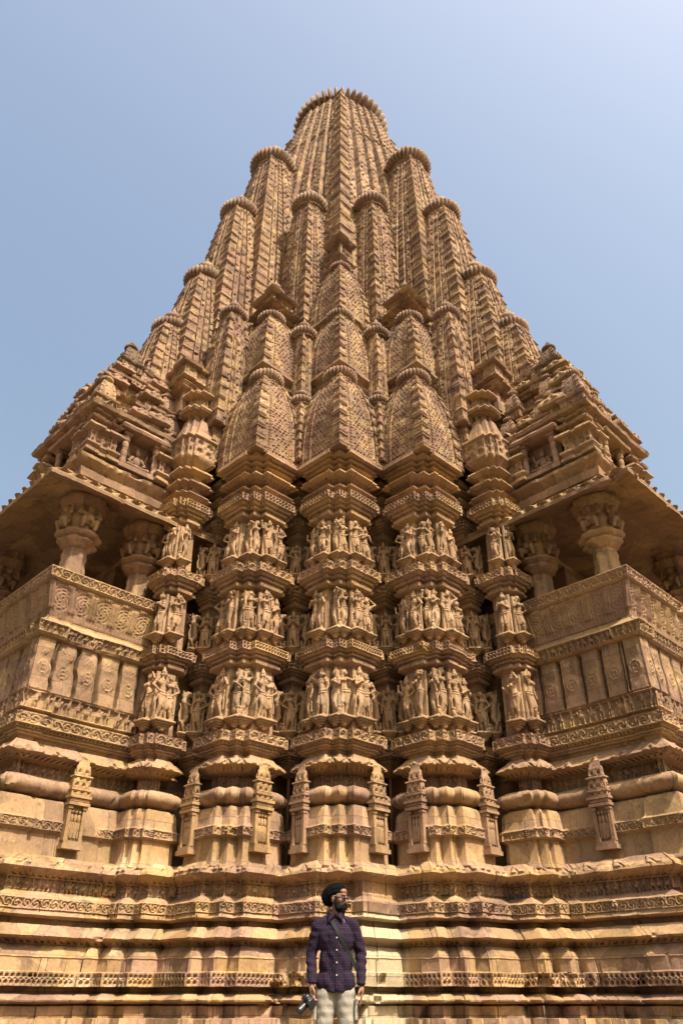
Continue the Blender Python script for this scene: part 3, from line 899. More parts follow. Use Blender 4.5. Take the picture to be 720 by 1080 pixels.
def put_pair(d, u, v, z, fin=True): put_spire(d, u, v, z, fin); put_spire(d, v, u, z, fin)
tA = mk_spire(.54, 2.12, .44, 2.9, segA, .36, 26, .0165, .25, .07, .8, 1)
tB = mk_spire(.50, 1.88, .45, 2.8, segA, .33, 24, .0175, .25, .07, .8, 2)
tC = mk_spire(.46, 2.0, .40, 2.7, segA, .28, 24, .019, .25, .075, .8, 3)
tR = mk_spire(.20, 1.50, .72, 2.0, segS, .26, 20, .02, .22, .08, .7, 4)
tR1 = mk_spire(.215, 1.9, .72, 2.0, segS, .31, 22, .022, .24, .08, .7, 5)
tM = mk_spire(.37, 3.3, .55, 2.0, segS, .33, 24, .028, .30, .10, .9, 6)
tS = mk_spire(.47, 5.8, .62, 2.2, segS, .52, 28, .028, .30, .11, .9, 7)
tF1 = mk_spire(.98, 9.9, .46, 2.0, segF, .74, 32, .034, .34, .13, 1.0, 8)
tF2 = mk_spire(.84, 7.5, .44, 2.0, segF, .57, 30, .034, .33, .12, .95, 9)
tF3 = mk_spire(.78, 5.4, .46, 2.0, segF, .53, 28, .03, .30, .11, .95, 10)
tF4 = mk_spire(.62, 2.5, .55, 1.9, segF, .45, 28, .026, .28, .10, .9, 11)
ca = 3.43
put_spire(tA, ca, ca, 9.0, False); put_pair(tA, 4.43, 2.33, 9.0, False)
put_spire(tB, 3.05, 3.05, 11.55, False); put_pair(tB, 4.10, 1.92, 11.55, False)
put_spire(tC, 2.72, 2.72, 13.68, False)
put_pair(tR, 3.86, 2.78, 9.15); put_pair(tR, 4.93, 1.50, 9.25)
put_pair(tR1, 3.62, 2.50, 11.0)
put_pair(tM, 4.80, 1.45, 10.1)
put_pair(tS, 2.88, 1.68, 13.1)
put_pair(tF1, 2.98, 0, 12.5); put_pair(tF2, 4.0, 0, 11.6); put_pair(tF3, 4.81, 0, 10.25); put_pair(tF4, 5.49, 0, 10.95)
ms = spire('main_spire', 2.95, 19.2, .465, 2.15, segM, M_spire, .04, .58, .13, 1.05, 12)
mo = part('main_spire', ms, None, (0, 0, 8.35))
link('ribbed_crown', amalaka_mesh(1.80, 46, M_ama, .44, .34), mo, (0, 0, 19.2 + .42))
link('finial', finial_mesh(.9, M_ama), mo, (0, 0, 20.1))

# pedestals the upper spirelets stand on
def ped_prof(z0, z1):
    return [(z0, -.02), (z1 - .34, -.03), (z1 - .30, .05), (z1 - .26, .07), (z1 - .2, .0), (z1 - .18, -.04), (z1 - .1, -.02, 'dent', 3), (z1 - .07, .07), (z1 - .04, .10), (z1 - .02, .10), (z1 + .03, .09), (z1 + .04, .02)]
def sq(c, h): return notch(rect(c[0] - h, c[0] + h, c[1] - h, c[1] + h), [2], h * .5, .04)
part('spirelet_pedestal', loft('spirelet_pedestal', sq((3.05, 3.05), .45), ped_prof(9.2, 11.58), M_spire, step=.03, seed=7))
both('spirelet_pedestal', loft('spirelet_pedestal', sq((4.10, 1.92), .46), ped_prof(9.2, 11.58), M_spire, step=.03, seed=8))
part('spirelet_pedestal', loft('spirelet_pedestal', sq((2.72, 2.72), .43), ped_prof(11.5, 13.71), M_spire, step=.03, seed=9))
box_prof = lambda z: [(z, -.12), (z + .12, -.10), (z + .17, .0), (z + .2, -.06), (z + .3, -.06, 'dent', 4), (z + .33, .03), (z + .36, .06), (z + .38, .02), (z + .42, -.03), (z + .44, .03), (z + .47, .05), (z + .5, -.04), (z + .52, -.07),
                      (z + .78, -.07, 'figs', 9), (z + .80, .0), (z + .84, .03), (z + .87, .05), (z + .90, .0), (z + .93, -.05), (z + .95, -.02), (z + .98, -.01), (z + 1.02, -.08), (z + 1.05, -.10), (z + 1.06, -.12)]
bx = loft('cornice_block', sq((3.90, 1.73), .36), box_prof(13.55), M_spire, step=.03, seed=10)
fi_s = finial_mesh(.17, M_ama); am_s = amalaka_mesh(.24, 20, M_ama)
for i, o in enumerate(both('cornice_block', bx)):
    p = (3.93, 1.76) if i == 0 else (1.76, 3.93)
    link('ribbed_crown', am_s, o, (p[0], p[1], 14.67)); link('finial', fi_s, o, (p[0], p[1], 14.75))
part('cornice_block', loft('cornice_block', sq((2.62, 2.62), .22), [(15.4, -.02), (16.0, -.02), (16.1, .06), (16.2, .0), (16.25, -.04), (16.7, -.05, 'figs', 10), (16.75, .05), (16.85, .10), (17.0, .0), (17.2, -.1)], M_spire, step=.03, seed=11))
bx2 = loft('cornice_block', sq((5.28, .86), .36), [(10.5, -.05), (11.0, -.06), (11.06, .05), (11.12, .0), (11.18, .06), (11.24, .0), (11.32, -.06), (11.36, .04), (11.62, .02, 'scroll', 8), (11.66, .1), (11.72, .12), (11.8, .02), (11.95, -.1)], M_spire, step=.03, seed=12)
both('cornice_block', bx2)

# --- small shrine panels on the lower walls
def wall_shrine_mesh():
    a = Blob()
    a.box((.03, 0, .03), (.09, .16, .03)); a.box((.03, 0, .085), (.075, .14, .025)); a.box((.0, 0, .36), (.035, .14, .26))
    for q in (-1, 1):
        a.box((.055, q * .115, .33), (.028, .024, .22)); a.box((.06, q * .115, .57), (.04, .035, .02)); a.box((.06, q * .115, .13), (.036, .032, .018))
    a.box((.05, 0, .62), (.075, .165, .022)); a.box((.05, 0, .675), (.06, .15, .02)); a.box((.055, 0, .72), (.08, .17, .02))
    for q in (-1, 0, 1):
        y = q * .055
        a.ell((.05, y, .42), (.03, .026, .065)); a.ell((.055, y, .515), (.024, .022, .028))
        a.cap((.05, y - .012, .36), (.055, y - .016, .16), .019, .013, 6); a.cap((.05, y + .012, .36), (.055, y + .018, .16), .019, .013, 6)
    me = loft('x', [(-.03, -.15), (.10, -.15), (.10, .15), (-.03, .15)], [(.74, 0), (.80, .0, 'gav', 3), (.81, .015), (.83, .015), (.84, -.01), (1.0, -.015, 'gav', 7), (1.01, .005), (1.03, .0), (1.04, -.03), (1.18, -.045, 'gav', 6), (1.20, -.06), (1.28, -.064)], None, step=.018, wob=.004, bite=.0)
    V = np.empty(len(me.vertices) * 3, dtype=np.float32); me.vertices.foreach_get('co', V)
    b = len(a.V); a.V += [tuple(v) for v in V.reshape(-1, 3)]; a.F += [tuple(i + b for i in p.vertices) for p in me.polygons]
    bpy.data.meshes.remove(me)
    return a.raw('wall_shrine', M_pier)
WS = wall_shrine_mesh()
def shrine_at(u, v, face, z=2.40):
    rz = 0 if face == 'u' else PI / 2
    part('wall_shrine', WS, piers[0] if False else temple, (u, v, z), rz, (.9, random.uniform(.86, .98), random.uniform(.86, .92)))
for (c, s) in ((K1, S), (K2, S)):
    for p in ({c, c[::-1]}):
        da, db = (.60, .60) if p == K1 else (.70, .42) if p == K2 else (.42, .70)
        shrine_at(p[0] + .13, p[1] - da, 'u'); shrine_at(p[0] - db, p[1] + .13, 'v')
for (u, v, f) in ((6.35, 1.15 + .14, 'v'), (1.15 + .14, 6.35, 'u'), (7.28 + .14, .1, 'u'), (.1, 7.28 + .14, 'v')): shrine_at(u, v, f)

# --- balconies
bal_poly = notch(rect(4.9, 7.28, -2.85, 1.15), [1, 2], .24, .04)
bal_prof = base_prof[:-2] + [(4.04, .08), (4.09, .03), (4.11, .09), (4.36, .10, 'figs', 10), (4.375, .05), (4.40, .0), (4.42, .02), (5.19, .01, 'panels', 26), (5.20, .05), (5.24, .08), (5.40, .10, 'figs', 8), (5.43, .06), (5.47, .0), (5.53, -.06), (5.56, -.06)]
bal_me = [loft('balcony', bal_poly, bal_prof, M_balc, step=.011, seed=q, coarse=rear_edge, blocks=.012) for q in (13, 33)]
para_me = loft('parapet', rect(4.92, 7.20, -2.77, 1.07), [(5.562, -.02), (5.575, .01), (5.60, .02), (6.10, .15, 'kaksha', 20), (6.115, .185), (6.135, .20), (6.275, .225, 'scroll', 8), (6.29, .22), (6.30, .10), (6.302, -.1)], M_balc, step=.011, seed=14, wob=.004, coarse=rear_edge)
col_poly = [(r * math.cos(a), r * math.sin(a)) for a, r in [(2 * PI * (i + .5) / 24, .185 if (i // 2) % 2 else .165) for i in range(24)]]
col_me = loft('column', col_poly, [(0, .02), (.08, .02), (.10, -.01), (.44, -.02, 'scroll', 10), (.46, -.01), (.98, -.025, 'rough', 8), (1.0, .0), (1.03, .015), (1.05, .03), (1.09, .075), (1.11, .08), (1.13, .05), (1.15, .05), (1.18, .09), (1.21, .115), (1.24, .12), (1.26, .08), (1.28, .05),
                                   (1.32, .0, 'rough', 3), (1.50, .02, 'rough', 4), (1.72, .06, 'rough', 4), (1.74, .10), (1.82, .12), (1.86, .14), (1.9, .14), (1.92, .1), (2.1, .1)], M_balc, step=.02, wob=.012, bite=.05)
# dwarf bracket figures that carry the eave
def dwarf():
    b = Blob()
    b.ell((.02, 0, .2), (.09, .10, .12)); b.ell((.05, 0, .37), (.075, .075, .08)); b.ell((.10, 0, .17), (.05, .07, .06))
    for q in (-1, 1):
        b.chain([(.02, q * .1, .27), (.06, q * .19, .24), (.03, q * .15, .42)], [.045, .04, .035]); b.chain([(.04, q * .07, .1), (.13, q * .12, .12), (.08, q * .12, .0)], [.055, .045, .035])
    return b.remesh('bracket_figure', M_balc, .014, 1)
DW = dwarf()
eave_poly = rect(4.7, 7.0, -2.34, .64)
eave_me = [loft('eave', eave_poly, [(8.02, -.02), (8.0, .06), (7.86, .50), (7.70, .86), (7.69, .88), (7.76, .885), (7.78, .86), (8.30, .16, 'rolls', 14), (8.33, .10), (8.36, .05)], M_balc, step=.03, wob=.010, bite=.10, seed=q) for q in (1, 31)]

def kuta_mesh():
    return loft('roof_block', rect(-.15, .15, -.15, .15), [(-.05, -.03), (.14, -.03, 'gav', 5), (.15, .03), (.17, .055), (.21, .05), (.33, -.035, 'gable', 6), (.335, -.05), (.36, -.05), (.365, -.02), (.40, -.02), (.46, -.09), (.47, -.11)], M_balc, step=.016, wob=.014, bite=.05)
KU = [kuta_mesh()]
def join_meshes(name, lst, mat):
    V = []; F = []
    for me, dz in lst:
        b = len(V); V += [(v.co.x, v.co.y, v.co.z + dz) for v in me.vertices]; F += [tuple(i + b for i in p.vertices) for p in me.polygons]
    return mesh_from(name, V, F, mat, None, 34)
MINI = join_meshes('roof_spirelet', [(loft('x', notch(rect(-.2, .2, -.2, .2), [0, 1, 2, 3], .1, .02), [(-.05, .0), (.10, .0, 'gav', 4), (.12, .04), (.15, .05), (.18, .0)], None, step=.02), 0),
                                     (spire('x', .17, .42, .5, 2.4, segA, None, .016, .11, .06, .45, 3), .17), (amalaka_mesh(.14, 18, None), .63), (finial_mesh(.075, None), .67)], M_balc)
def niche_mesh():
    a = Blob()
    a.box((0, 0, .04), (.24, .44, .04)); a.box((0, 0, .10), (.21, .40, .025)); a.box((-.14, 0, .48), (.06, .38, .38))
    for q in (-1, 1):
        for z, r in ((.16, .07), (.26, .058), (.36, .065), (.46, .058), (.56, .065), (.66, .058), (.74, .08)): a.cap((.14, q * .33, z - .045), (.14, q * .33, z + .045), r, r, 10)
        a.box((.14, q * .33, .82), (.09, .09, .03))
    # seated figure with four arms
    a.ell((.04, 0, .22), (.10, .17, .07)); a.ell((.02, 0, .38), (.07, .085, .13)); a.ell((.03, 0, .57), (.055, .055, .065)); a.cap((.02, 0, .6), (.01, 0, .72), .05, .02)
    for q in (-1, 1):
        a.cap((.03, q * .09, .46), (.05, q * .17, .34), .035, .028); a.cap((.05, q * .17, .34), (.10, q * .10, .28), .028, .022)
        a.cap((.0, q * .09, .46), (.0, q * .19, .48), .03, .025); a.cap((.0, q * .19, .48), (.02, q * .21, .62), .025, .022)
        a.cap((.04, q * .06, .22), (.13, q * .2, .2), .06, .045); a.cap((.13, q * .2, .2), (.15, q * .02, .17), .045, .03)
    me = loft('x', rect(-.24, .26, -.45, .45), [(.86, -.05), (.875, .06), (.93, .08), (.95, .06), (1.20, -.14), (1.21, -.16), (1.24, -.16)], None, step=.05, wob=.01, bite=.05)
    V = np.empty(len(me.vertices) * 3, dtype=np.float32); me.vertices.foreach_get('co', V)
    b = len(a.V); a.V += [tuple(v) for v in V.reshape(-1, 3)]; a.F += [tuple(i + b for i in p.vertices) for p in me.polygons]
    bpy.data.meshes.remove(me)
    rot = Matrix.Rotation(PI / 2, 3, 'Y')
    for (y, z, r) in ((-.24, 1.30, .10), (0, 1.30, .11), (.24, 1.30, .10), (-.13, 1.45, .085), (.13, 1.45, .085), (0, 1.58, .08), (0, 1.45, .05), (-.33, 1.26, .06), (.33, 1.26, .06)):
        a.ring((.08, y, z), r, r, .028, 12, rot); a.ring((.08, y, z), r * .45, r * .45, .02, 8, rot)
    a.box((.03, 0, 1.34), (.05, .30, .12), 0, .8); a.box((.03, 0, 1.5), (.045, .14, .08), 0, .7)
    return a.raw('niche_shrine', M_balc)
NI = niche_mesh()
def corner_shrine_mesh():
    return loft('corner_shrine', notch(rect(-.24, .24, -.24, .24), [0, 1, 2, 3], .12, .03),
                [(0, .05), (.06, .05), (.08, .0), (.12, .02), (.16, .06), (.20, .05), (.22, -.02), (.48, -.02, 'diap', 12), (.50, .03), (.54, .08), (.58, .07), (.64, .0), (.66, -.04), (.72, -.05, 'dent', 3), (.74, .03), (.78, .05), (.84, -.02), (.86, -.07),
                 (.92, -.07, 'dent', 3), (.94, -.01), (.98, .0), (1.04, -.09), (1.08, -.14), (1.12, -.12), (1.18, -.15), (1.22, -.2)], M_balc, step=.02, wob=.012, bite=.06)
CS = corner_shrine_mesh()
roof_prof = [(8.20, -.02), (8.34, .0), (8.36, -.06), (8.42, -.05, 'dent', 3), (8.46, .0), (8.52, .07), (8.58, .08), (8.62, .02), (8.64, -.04), (8.70, -.05), (8.71, -.48), (9.62, -.48), (9.64, -.05), (9.68, .10), (9.75, .12), (9.80, .06), (9.86, -.10),
             (9.88, -.36), (10.40, -.36, 'gav', 12), (10.42, -.22), (10.46, -.2), (10.48, -.50), (10.98, -.50, 'gav', 12), (11.0, -.36), (11.04, -.34), (11.06, -.66), (11.45, -.66, 'gav', 10), (11.5, -.6)]
roof_me = [loft('balcony_roof', rect(4.9, 7.25, -1.08, 1.08), roof_prof, M_balc, step=.025, seed=q, wob=.016, bite=.09) for q in (15, 35)]

def balcony(mir):
    def X(me):
        if isinstance(me, list): me = me[1 if mir else 0]
        return mirror_mesh(me) if mir else me
    def P(u, v, z): return (v, u, z) if mir else (u, v, z)
    def R(face):  # 'u' outward along the balcony's axis, '+v' towards the middle of the picture, '-v' away
        d = {'u': 0, 'v': PI / 2, '-v': -PI / 2}[face]
        return PI / 2 - d if mir else d
    b = part('balcony', X(bal_me))
    part('parapet', X(para_me), b)
    for (u, v) in ((6.90, .76), (6.90, -2.25), (5.66, .72), (5.66, -2.45)):
        c = part('column', X(col_me), b, P(u, v, 5.95), 0, (1.22, 1.22, 1))
        for f in ('u', 'v', '-v'):
            dx, dy = {'u': (.23, 0), 'v': (0, .23), '-v': (0, -.23)}[f]
            link('bracket_figure', DW, b, P(u + dx, v + dy, 7.27), R(f), (.95, .95, 1.02))
    part('eave', X(eave_me), b)
    r = part('balcony_roof', X(roof_me))
    def put(name, me, u, v, z, face, s=1.0):
        link(name, me, r, P(u, v, z), R(face) + random.uniform(-.04, .04), (s, s * random.uniform(.95, 1.05), s))
    put('niche_shrine', NI, 6.22, .93, 8.66, 'v', .92); put('niche_shrine', NI, 7.0, 0, 8.66, 'u', .92)
    for (u, v) in ((6.98, .86), (6.98, -.86), (5.62, .92)): put('corner_shrine', CS, u, v, 8.66, 'u', 1.0)
    rnd = random.Random(5 if mir else 9)
    for (z, off, n, s) in ((9.80, -.10, 5, 1.25), (10.40, -.26, 4, 1.25), (10.98, -.44, 4, 1.1)):
        uu = 7.25 + off - .08; vv = 1.08 + off - .08
        spots = [(uu - i * (.36 if n > 4 else .40), vv, 'v') for i in range(n)] + [(uu, vv - i * 2 * vv / (n - 1), 'u') for i in range(1, n)]
        for i, (u, v, f) in enumerate(spots):
            if rnd.random() < .10: continue
            if i % 2 == (0 if z < 10 else 1) and rnd.random() < .8:
                k = rnd.uniform(.85, 1.1) * (1.05 if i == 0 else .9)
                link('roof_spirelet', MINI, r, P(u, v, z), R(f), (k, k, k * rnd.uniform(.95, 1.2)))
            else:
                k = s * rnd.uniform(.85, 1.1)
                link('roof_block', KU[0], r, P(u + rnd.uniform(-.03, .03), v + rnd.uniform(-.03, .03), z), R(f) + rnd.uniform(-.06, .06), (k, k * rnd.uniform(.8, 1.1), k * rnd.uniform(.9, 1.15)))
    for (u, v, z, k) in ((6.55, .5, 11.3, 1.05), (6.0, .4, 11.3, 1.1)):
        link('roof_spirelet', MINI, r, P(u, v, z), 0, (k, k, k))
    return b
balcony(False); balcony(True)
print('statues', nfig[0])
# ------------------------------------------------------------------ ground
def ground():
    rs = [0, 6, 12, 20, 30, 50, 90, 200, 600, 3000]; n = 48; V = [(0, 0, 0)]; F = []
    for r in rs[1:]:
        for k in range(n): V.append((r * math.cos(2 * PI * k / n), 12 + r * math.sin(2 * PI * k / n), 0))
    for k in range(n): F.append((0, 1 + k, 1 + (k + 1) % n))
    for i in range(len(rs) - 2):
        a = 1 + i * n
        for k in range(n): F.append((a + k, a + n + k, a + n + (k + 1) % n, a + (k + 1) % n))
    return mesh_from('ground', V, F, stone('paving_stone', [(.12, .09, .06), (.16, .12, .075), (.19, .145, .095)], .9, .6, uv=False, lichen=.3))
tag(link('ground', ground()), kind='structure')

# ------------------------------------------------------------------ the visitor
PX, PY = -.03, 9.1
person_loc = (PX, PY, 0)
skin = plain_mat('skin', (.20, .095, .055), .55, .15, 220, spec=.4, var=.12)
hair = plain_mat('black_hair', (.006, .005, .0045), .85, .6, 260, spec=.1)
knit = plain_mat('black_knit', (.005, .005, .0055), .95, .8, 160, spec=.05)
black = plain_mat('black_plastic', (.012, .012, .013), .38)
glass = plain_mat('dark_lens', (.008, .008, .01), .08, spec=.8)
strapm = plain_mat('black_webbing', (.008, .0075, .007), .8, .4, 400)
white = plain_mat('white_button', (.36, .35, .33), .4)
cloth_t = plain_mat('beige_cotton', (.27, .24, .19), .9, .5, 60, spec=.2, var=.1)
shoe_m = plain_mat('brown_leather', (.09, .055, .035), .6, .2, 80)
def plaid():
    k = NT('plaid_cotton'); oc = k.n('ShaderNodeTexCoord').outputs['Object']
    nz = k.n('ShaderNodeTexNoise'); nz.inputs['Scale'].default_value = 6; k.l(oc, nz.inputs['Vector'])
    v = k.n('ShaderNodeVectorMath'); v.operation = 'MULTIPLY_ADD'; k.l(nz.outputs['Color'], v.inputs[0]); v.inputs[1].default_value = (.02, .02, .02); k.l(oc, v.inputs[2])
    sp = k.n('ShaderNodeSeparateXYZ'); k.l(v.outputs[0], sp.inputs[0])
    hx = k.math('ADD', sp.outputs[0], k.math('MULTIPLY', sp.outputs[1], .35))
    def stripe(c, per, lo, hi, ph=0.0):
        f = k.math('FRACT', k.math('ADD', k.math('MULTIPLY', c, 1 / per), 50 + ph))
        t = k.math('ABSOLUTE', k.math('SUBTRACT', f, .5))
        return k.ramp(t, [(lo, (1, 1, 1)), (hi, (0, 0, 0))])
    base = (.0055, .007, .016)
    c = k.mix(k.math('MULTIPLY', stripe(hx, .046, .15, .19), .62), base, (.036, .008, .015))
    c = k.mix(k.math('MULTIPLY', stripe(sp.outputs[2], .046, .15, .19), .5), c, (.036, .008, .015))
    c = k.mix(k.math('MULTIPLY', stripe(hx, .046, .03, .05, .5), .45), c, (.045, .052, .085))
    c = k.mix(k.math('MULTIPLY', stripe(sp.outputs[2], .046, .03, .05, .5), .45), c, (.045, .052, .085))
    k.l(c, k.b.inputs['Base Color']); k.b.inputs['Roughness'].default_value = .92; k.b.inputs['Specular IOR Level'].default_value = .15
    bp = k.n('ShaderNodeBump'); bp.inputs['Strength'].default_value = .5; bp.inputs['Distance'].default_value = .02
    k.l(k.noise(oc, 22, 4), bp.inputs['Height']); k.l(bp.outputs[0], k.b.inputs['Normal'])
    return k.m
PL = plaid()

HC = Vector((.02, -.01, 1.645)); HEADM = Matrix.Translation(HC) @ Matrix.Rotation(math.radians(62), 4, 'Z') @ Matrix.Rotation(math.radians(10), 4, 'X')
shR = Vector((-.185, .0, 1.395)); elR = Vector((-.252, .035, 1.13)); wrR = Vector((-.240, -.07, .865))
shL = Vector((.185, .0, 1.395)); elL = Vector((.262, .045, 1.13)); wrL = Vector((.262, -.055, .855))

def hand(b, wr, side, grip):
    d = Vector((0, -.12, -1)).normalized()
    out = Vector((side, 0, 0)); fr = Vector((0, -1, 0))
    palm = wr + d * .055
    b.chain([wr + d * -.02, wr + d * .03], [.028, .030]); 
    m = Matrix.Rotation(side * .15, 3, 'Z')
    b.ell(palm, (.024, .042, .050), m)
    for i in range(4):
        y = .032 - .021 * i
        base = palm + Vector((0, -y * 1.0, -.042 + .004 * abs(i - 1.4)))
        ln = (.040, .045, .042, .034)[i]
        inw = -side * (.5 if not grip else 1.0)
        k1 = base + Vector((inw * .010, -.004, -ln)); k2 = k1 + Vector((inw * (.022 if not grip else .03), -.002, -ln * (.6 if not grip else .25))); k3 = k2 + Vector((inw * .018, 0, -ln * (.35 if not grip else -.15)))
        b.chain([base, k1, k2, k3], [.0105, .0095, .0085, .0075], 8)
    tb = palm + Vector((-side * .012, -.036, .02))
    b.chain([tb, tb + Vector((-side * .018, -.022, -.032)), tb + Vector((-side * .022, -.024, -.062))], [.014, .0115, .009], 8)

def body():
    b = Blob()
    # trunk and limbs
    b.chain([(0, .01, .95), (0, .01, 1.10), (0, .0, 1.28), (0, .01, 1.38)], [.10, .10, .11, .09], 14)
    for q in (-1, 1):
        b.ell((q * .07, 0, 1.27), (.11, .10, .15)); b.ell((q * .07, 0, .93), (.08, .09, .10))
        b.chain([(q * .06, .0, 1.43), (q * .18, .0, 1.395)], [.045, .042])
        b.chain([(q * .09, .0, .90), (q * .11, -.01, .50), (q * .12, .03, .10)], [.085, .055, .038]); b.ell((q * .115, .045, .36), (.05, .055, .12))
        b.chain([(q * .12, .03, .07), (q * .13, -.10, .04), (q * .135, -.16, .03)], [.04, .034, .026])
    for sh, el, wr in ((shR, elR, wrR), (shL, elL, wrL)):
        b.chain([sh, el, wr], [.05, .038, .025])
    b.chain([(0, .02, 1.42), (.012, .0, 1.56)], [.062, .058], 14)
    hand(b, wrR, -1, True); hand(b, wrL, 1, False)
    # head, built facing -y then turned
    b.M = HEADM
    b.ell((0, .012, .03), (.074, .095, .095)); b.ell((0, -.03, -.045), (.060, .066, .062)); b.ell((0, -.062, -.088), (.03, .03, .026))
    b.cap((0, -.082, .025), (0, -.112, -.018), .011, .014, 8); b.ell((0, -.098, -.026), (.019, .015, .011)); b.ell((0, -.072, .045), (.05, .022, .014)); b.ell((0, -.06, .075), (.055, .03, .03))
    for q in (-1, 1):
        b.ell((q * .032, -.078, .012), (.013, .010, .009)); b.ell((q * .043, -.062, -.018), (.022, .022, .018)); b.ell((q * .076, .012, -.012), (.012, .024, .034))
    b.ell((0, -.092, -.056), (.023, .010, .006)); b.ell((0, -.090, -.069), (.020, .010, .007))
    b.M = Matrix.Identity(4)
    return b.remesh('person', skin, .0058, 2)
person = tag(link('person', body(), None, person_loc),
             'man in black slouch beanie and dark plaid shirt standing before the temple, looking aside', 'person')
def hn(a, f): return lambda V: a * smooth_noise(V, f, 1)
def hb(fn, name, mat, vox, noise=None, sm=1):
    b = Blob(); b.M = HEADM; fn(b); b.M = Matrix.Identity(4)
    return link(name, b.remesh(name, mat, vox, sm, noise=noise), person)
def f_beard(b):
    b.ell((0, -.062, -.098), (.052, .048, .052)); b.ell((0, -.07, -.125), (.036, .036, .034)); b.ell((0, -.098, -.046), (.036, .014, .009)); b.ell((0, -.094, -.080), (.034, .018, .016))
    for q in (-1, 1):
        b.chain([(q * .072, -.012, .01), (q * .068, -.022, -.04), (q * .052, -.048, -.085)], [.013, .026, .035]); b.chain([(q * .03, -.098, -.05), (q * .046, -.078, -.082)], [.011, .024])
hb(f_beard, 'beard', hair, .006, lambda V: .003 * smooth_noise(V, 90, 1) + .002 * smooth_noise(V, 200, 2))
def f_cap(b):
    R_ = Matrix.Rotation(math.radians(-36), 3, 'X')
    b.ell((0, .058, .040), (.090, .145, .098), R_, 24, 16); b.ell((0, .030, .064), (.084, .096, .074), Matrix.Rotation(math.radians(-16), 3, 'X'), 24, 14); b.ell((0, .105, -.002), (.083, .085, .092), R_, 20, 14)
hb(f_cap, 'beanie', knit, .007, lambda V: .0025 * np.sin(V[:, 2] * 150 + V[:, 1] * 170 + 2 * smooth_noise(V, 14, 1)) + .002 * smooth_noise(V, 30, 2), 4)
def sung():
    b = Blob(); b.M = HEADM
    for q in (-1, 1):
        b.ell((q * .034, -.098, .008), (.029, .007, .022), Matrix.Rotation(q * .22, 3, 'Z')); b.cap((q * .062, -.088, .016), (q * .082, .01, .012), .0045, .004, 6)
    b.cap((-.008, -.106, .016), (.008, -.106, .016), .004, .004, 6)
    return link('sunglasses', b.raw('sunglasses', glass), person)
sung()
def shirt():
    b = Blob()
    b.chain([(0, .01, .80), (0, .008, 1.00), (0, .0, 1.16), (0, .0, 1.30), (0, .01, 1.37)], [.140, .136, .133, .138, .11], 18)
    for q in (-1, 1):
        b.ell((q * .075, 0, 1.27), (.118, .115, .16)); b.ell((q * .062, .005, 1.05), (.118, .12, .18)); b.ell((q * .085, .005, .88), (.120, .132, .14))
        b.chain([(q * .05, .012, 1.455), (q * .18, .0, 1.405)], [.045, .060])
    b.ell((0, .0, .83), (.165, .140, .14))
    for sh, el, wr in ((shR, elR, wrR), (shL, elL, wrL)):
        b.chain([sh, sh * .5 + el * .5, el, el * .45 + wr * .55, wr + Vector((0, 0, .03))], [.066, .066, .058, .053, .043], 14)
        b.ring(wr + Vector((0, 0, .015)), .036, .036, .012, 12)
    b.ring((.005, .01, 1.49), .068, .068, .018, 14, Matrix.Rotation(.2, 3, 'X'))
    def wr_(V):
        arm = np.abs(V[:, 0]) > .2
        f = .0035 * smooth_noise(V * np.array([.6, .6, 1.5]), 16, 1) + .002 * smooth_noise(V, 40, 2)
        fold = np.where(arm, .006 * np.sin(V[:, 2] * 75 + V[:, 0] * 30 + V[:, 1] * 18) * (.5 + .5 * smooth_noise(V, 9, 4)), .005 * np.sin(V[:, 2] * 34 + V[:, 0] * 26 * np.sign(V[:, 0])) * sstep(1.25, 1.0, V[:, 2]) * 0 + .004 * np.sin(V[:, 0] * 60 + V[:, 2] * 14) * (V[:, 2] < 1.12))
        return f + fold
    me = b.remesh('shirt', PL, .0085, 2, noise=wr_)
    # the hem: cut along a shallow curve, lower in front and behind than at the sides
    for v in me.vertices:
        if abs(v.co.x) < .228:
            hz = .790 + .04 * min(1, abs(v.co.x) / .19) ** 2.5
            if v.co.z < hz: v.co.z = hz + .003 * math.sin(v.co.x * 60)
    return me
shirt_me = shirt()
shirt_o = link('shirt', shirt_me, person)
bvh = BVHTree.FromPolygons([v.co[:] for v in shirt_me.vertices], [p.vertices[:] for p in shirt_me.polygons])
def front_y(x, z):
    h = bvh.ray_cast(Vector((x, -1, z)), Vector((0, 1, 0)))
    return h[0].y if h[0] is not None else -.13
# collar wings, placket and buttons
def collar():
    b = Blob()
    for q in (-1, 1):
        pts = [(q * .075, .02, 1.525), (q * .058, -.055, 1.505), (q * .028, -.085, 1.475)]
        b.chain(pts, [.016, .018, .014], 8)
        tip = Vector((q * .080, -.098, 1.415)); b.cap((q * .030, -.088, 1.468), tip, .012, .006, 8); b.cap((q * .06, -.06, 1.49), tip, .014, .006, 8); b.cap((q * .045, -.075, 1.48), tip, .014, .006, 8)
    b.chain([(-.075, .03, 1.525), (0, .085, 1.54), (.075, .03, 1.525)], [.016, .018, .016], 8)
    return b.remesh('collar', PL, .006, 1)
link('collar', collar(), shirt_o)
def ribbon(name, pts, wv, th, mat):
    V = []; F = []
    for (p, n, t) in pts:
        s = n.cross(t).normalized() * wv
        for c in (p + s, p - s, p - s + n * th, p + s + n * th): V.append(tuple(c))
    for i in range(len(pts) - 1):
        a = 4 * i
        for j in range(4): F.append((a + j, a + (j + 1) % 4, a + 4 + (j + 1) % 4, a + 4 + j))
    F.append((0, 3, 2, 1)); e = 4 * (len(pts) - 1); F.append((e, e + 1, e + 2, e + 3))
    return mesh_from(name, V, F, mat)
pp = []
for i in range(26):
    z = 1.43 - i * .0245
    pp.append((Vector((.012, front_y(.012, z) - .001, z)), Vector((0, -1, 0)), Vector((0, 0, -1))))
link('placket', ribbon('placket', pp, .015, .004, PL), shirt_o)
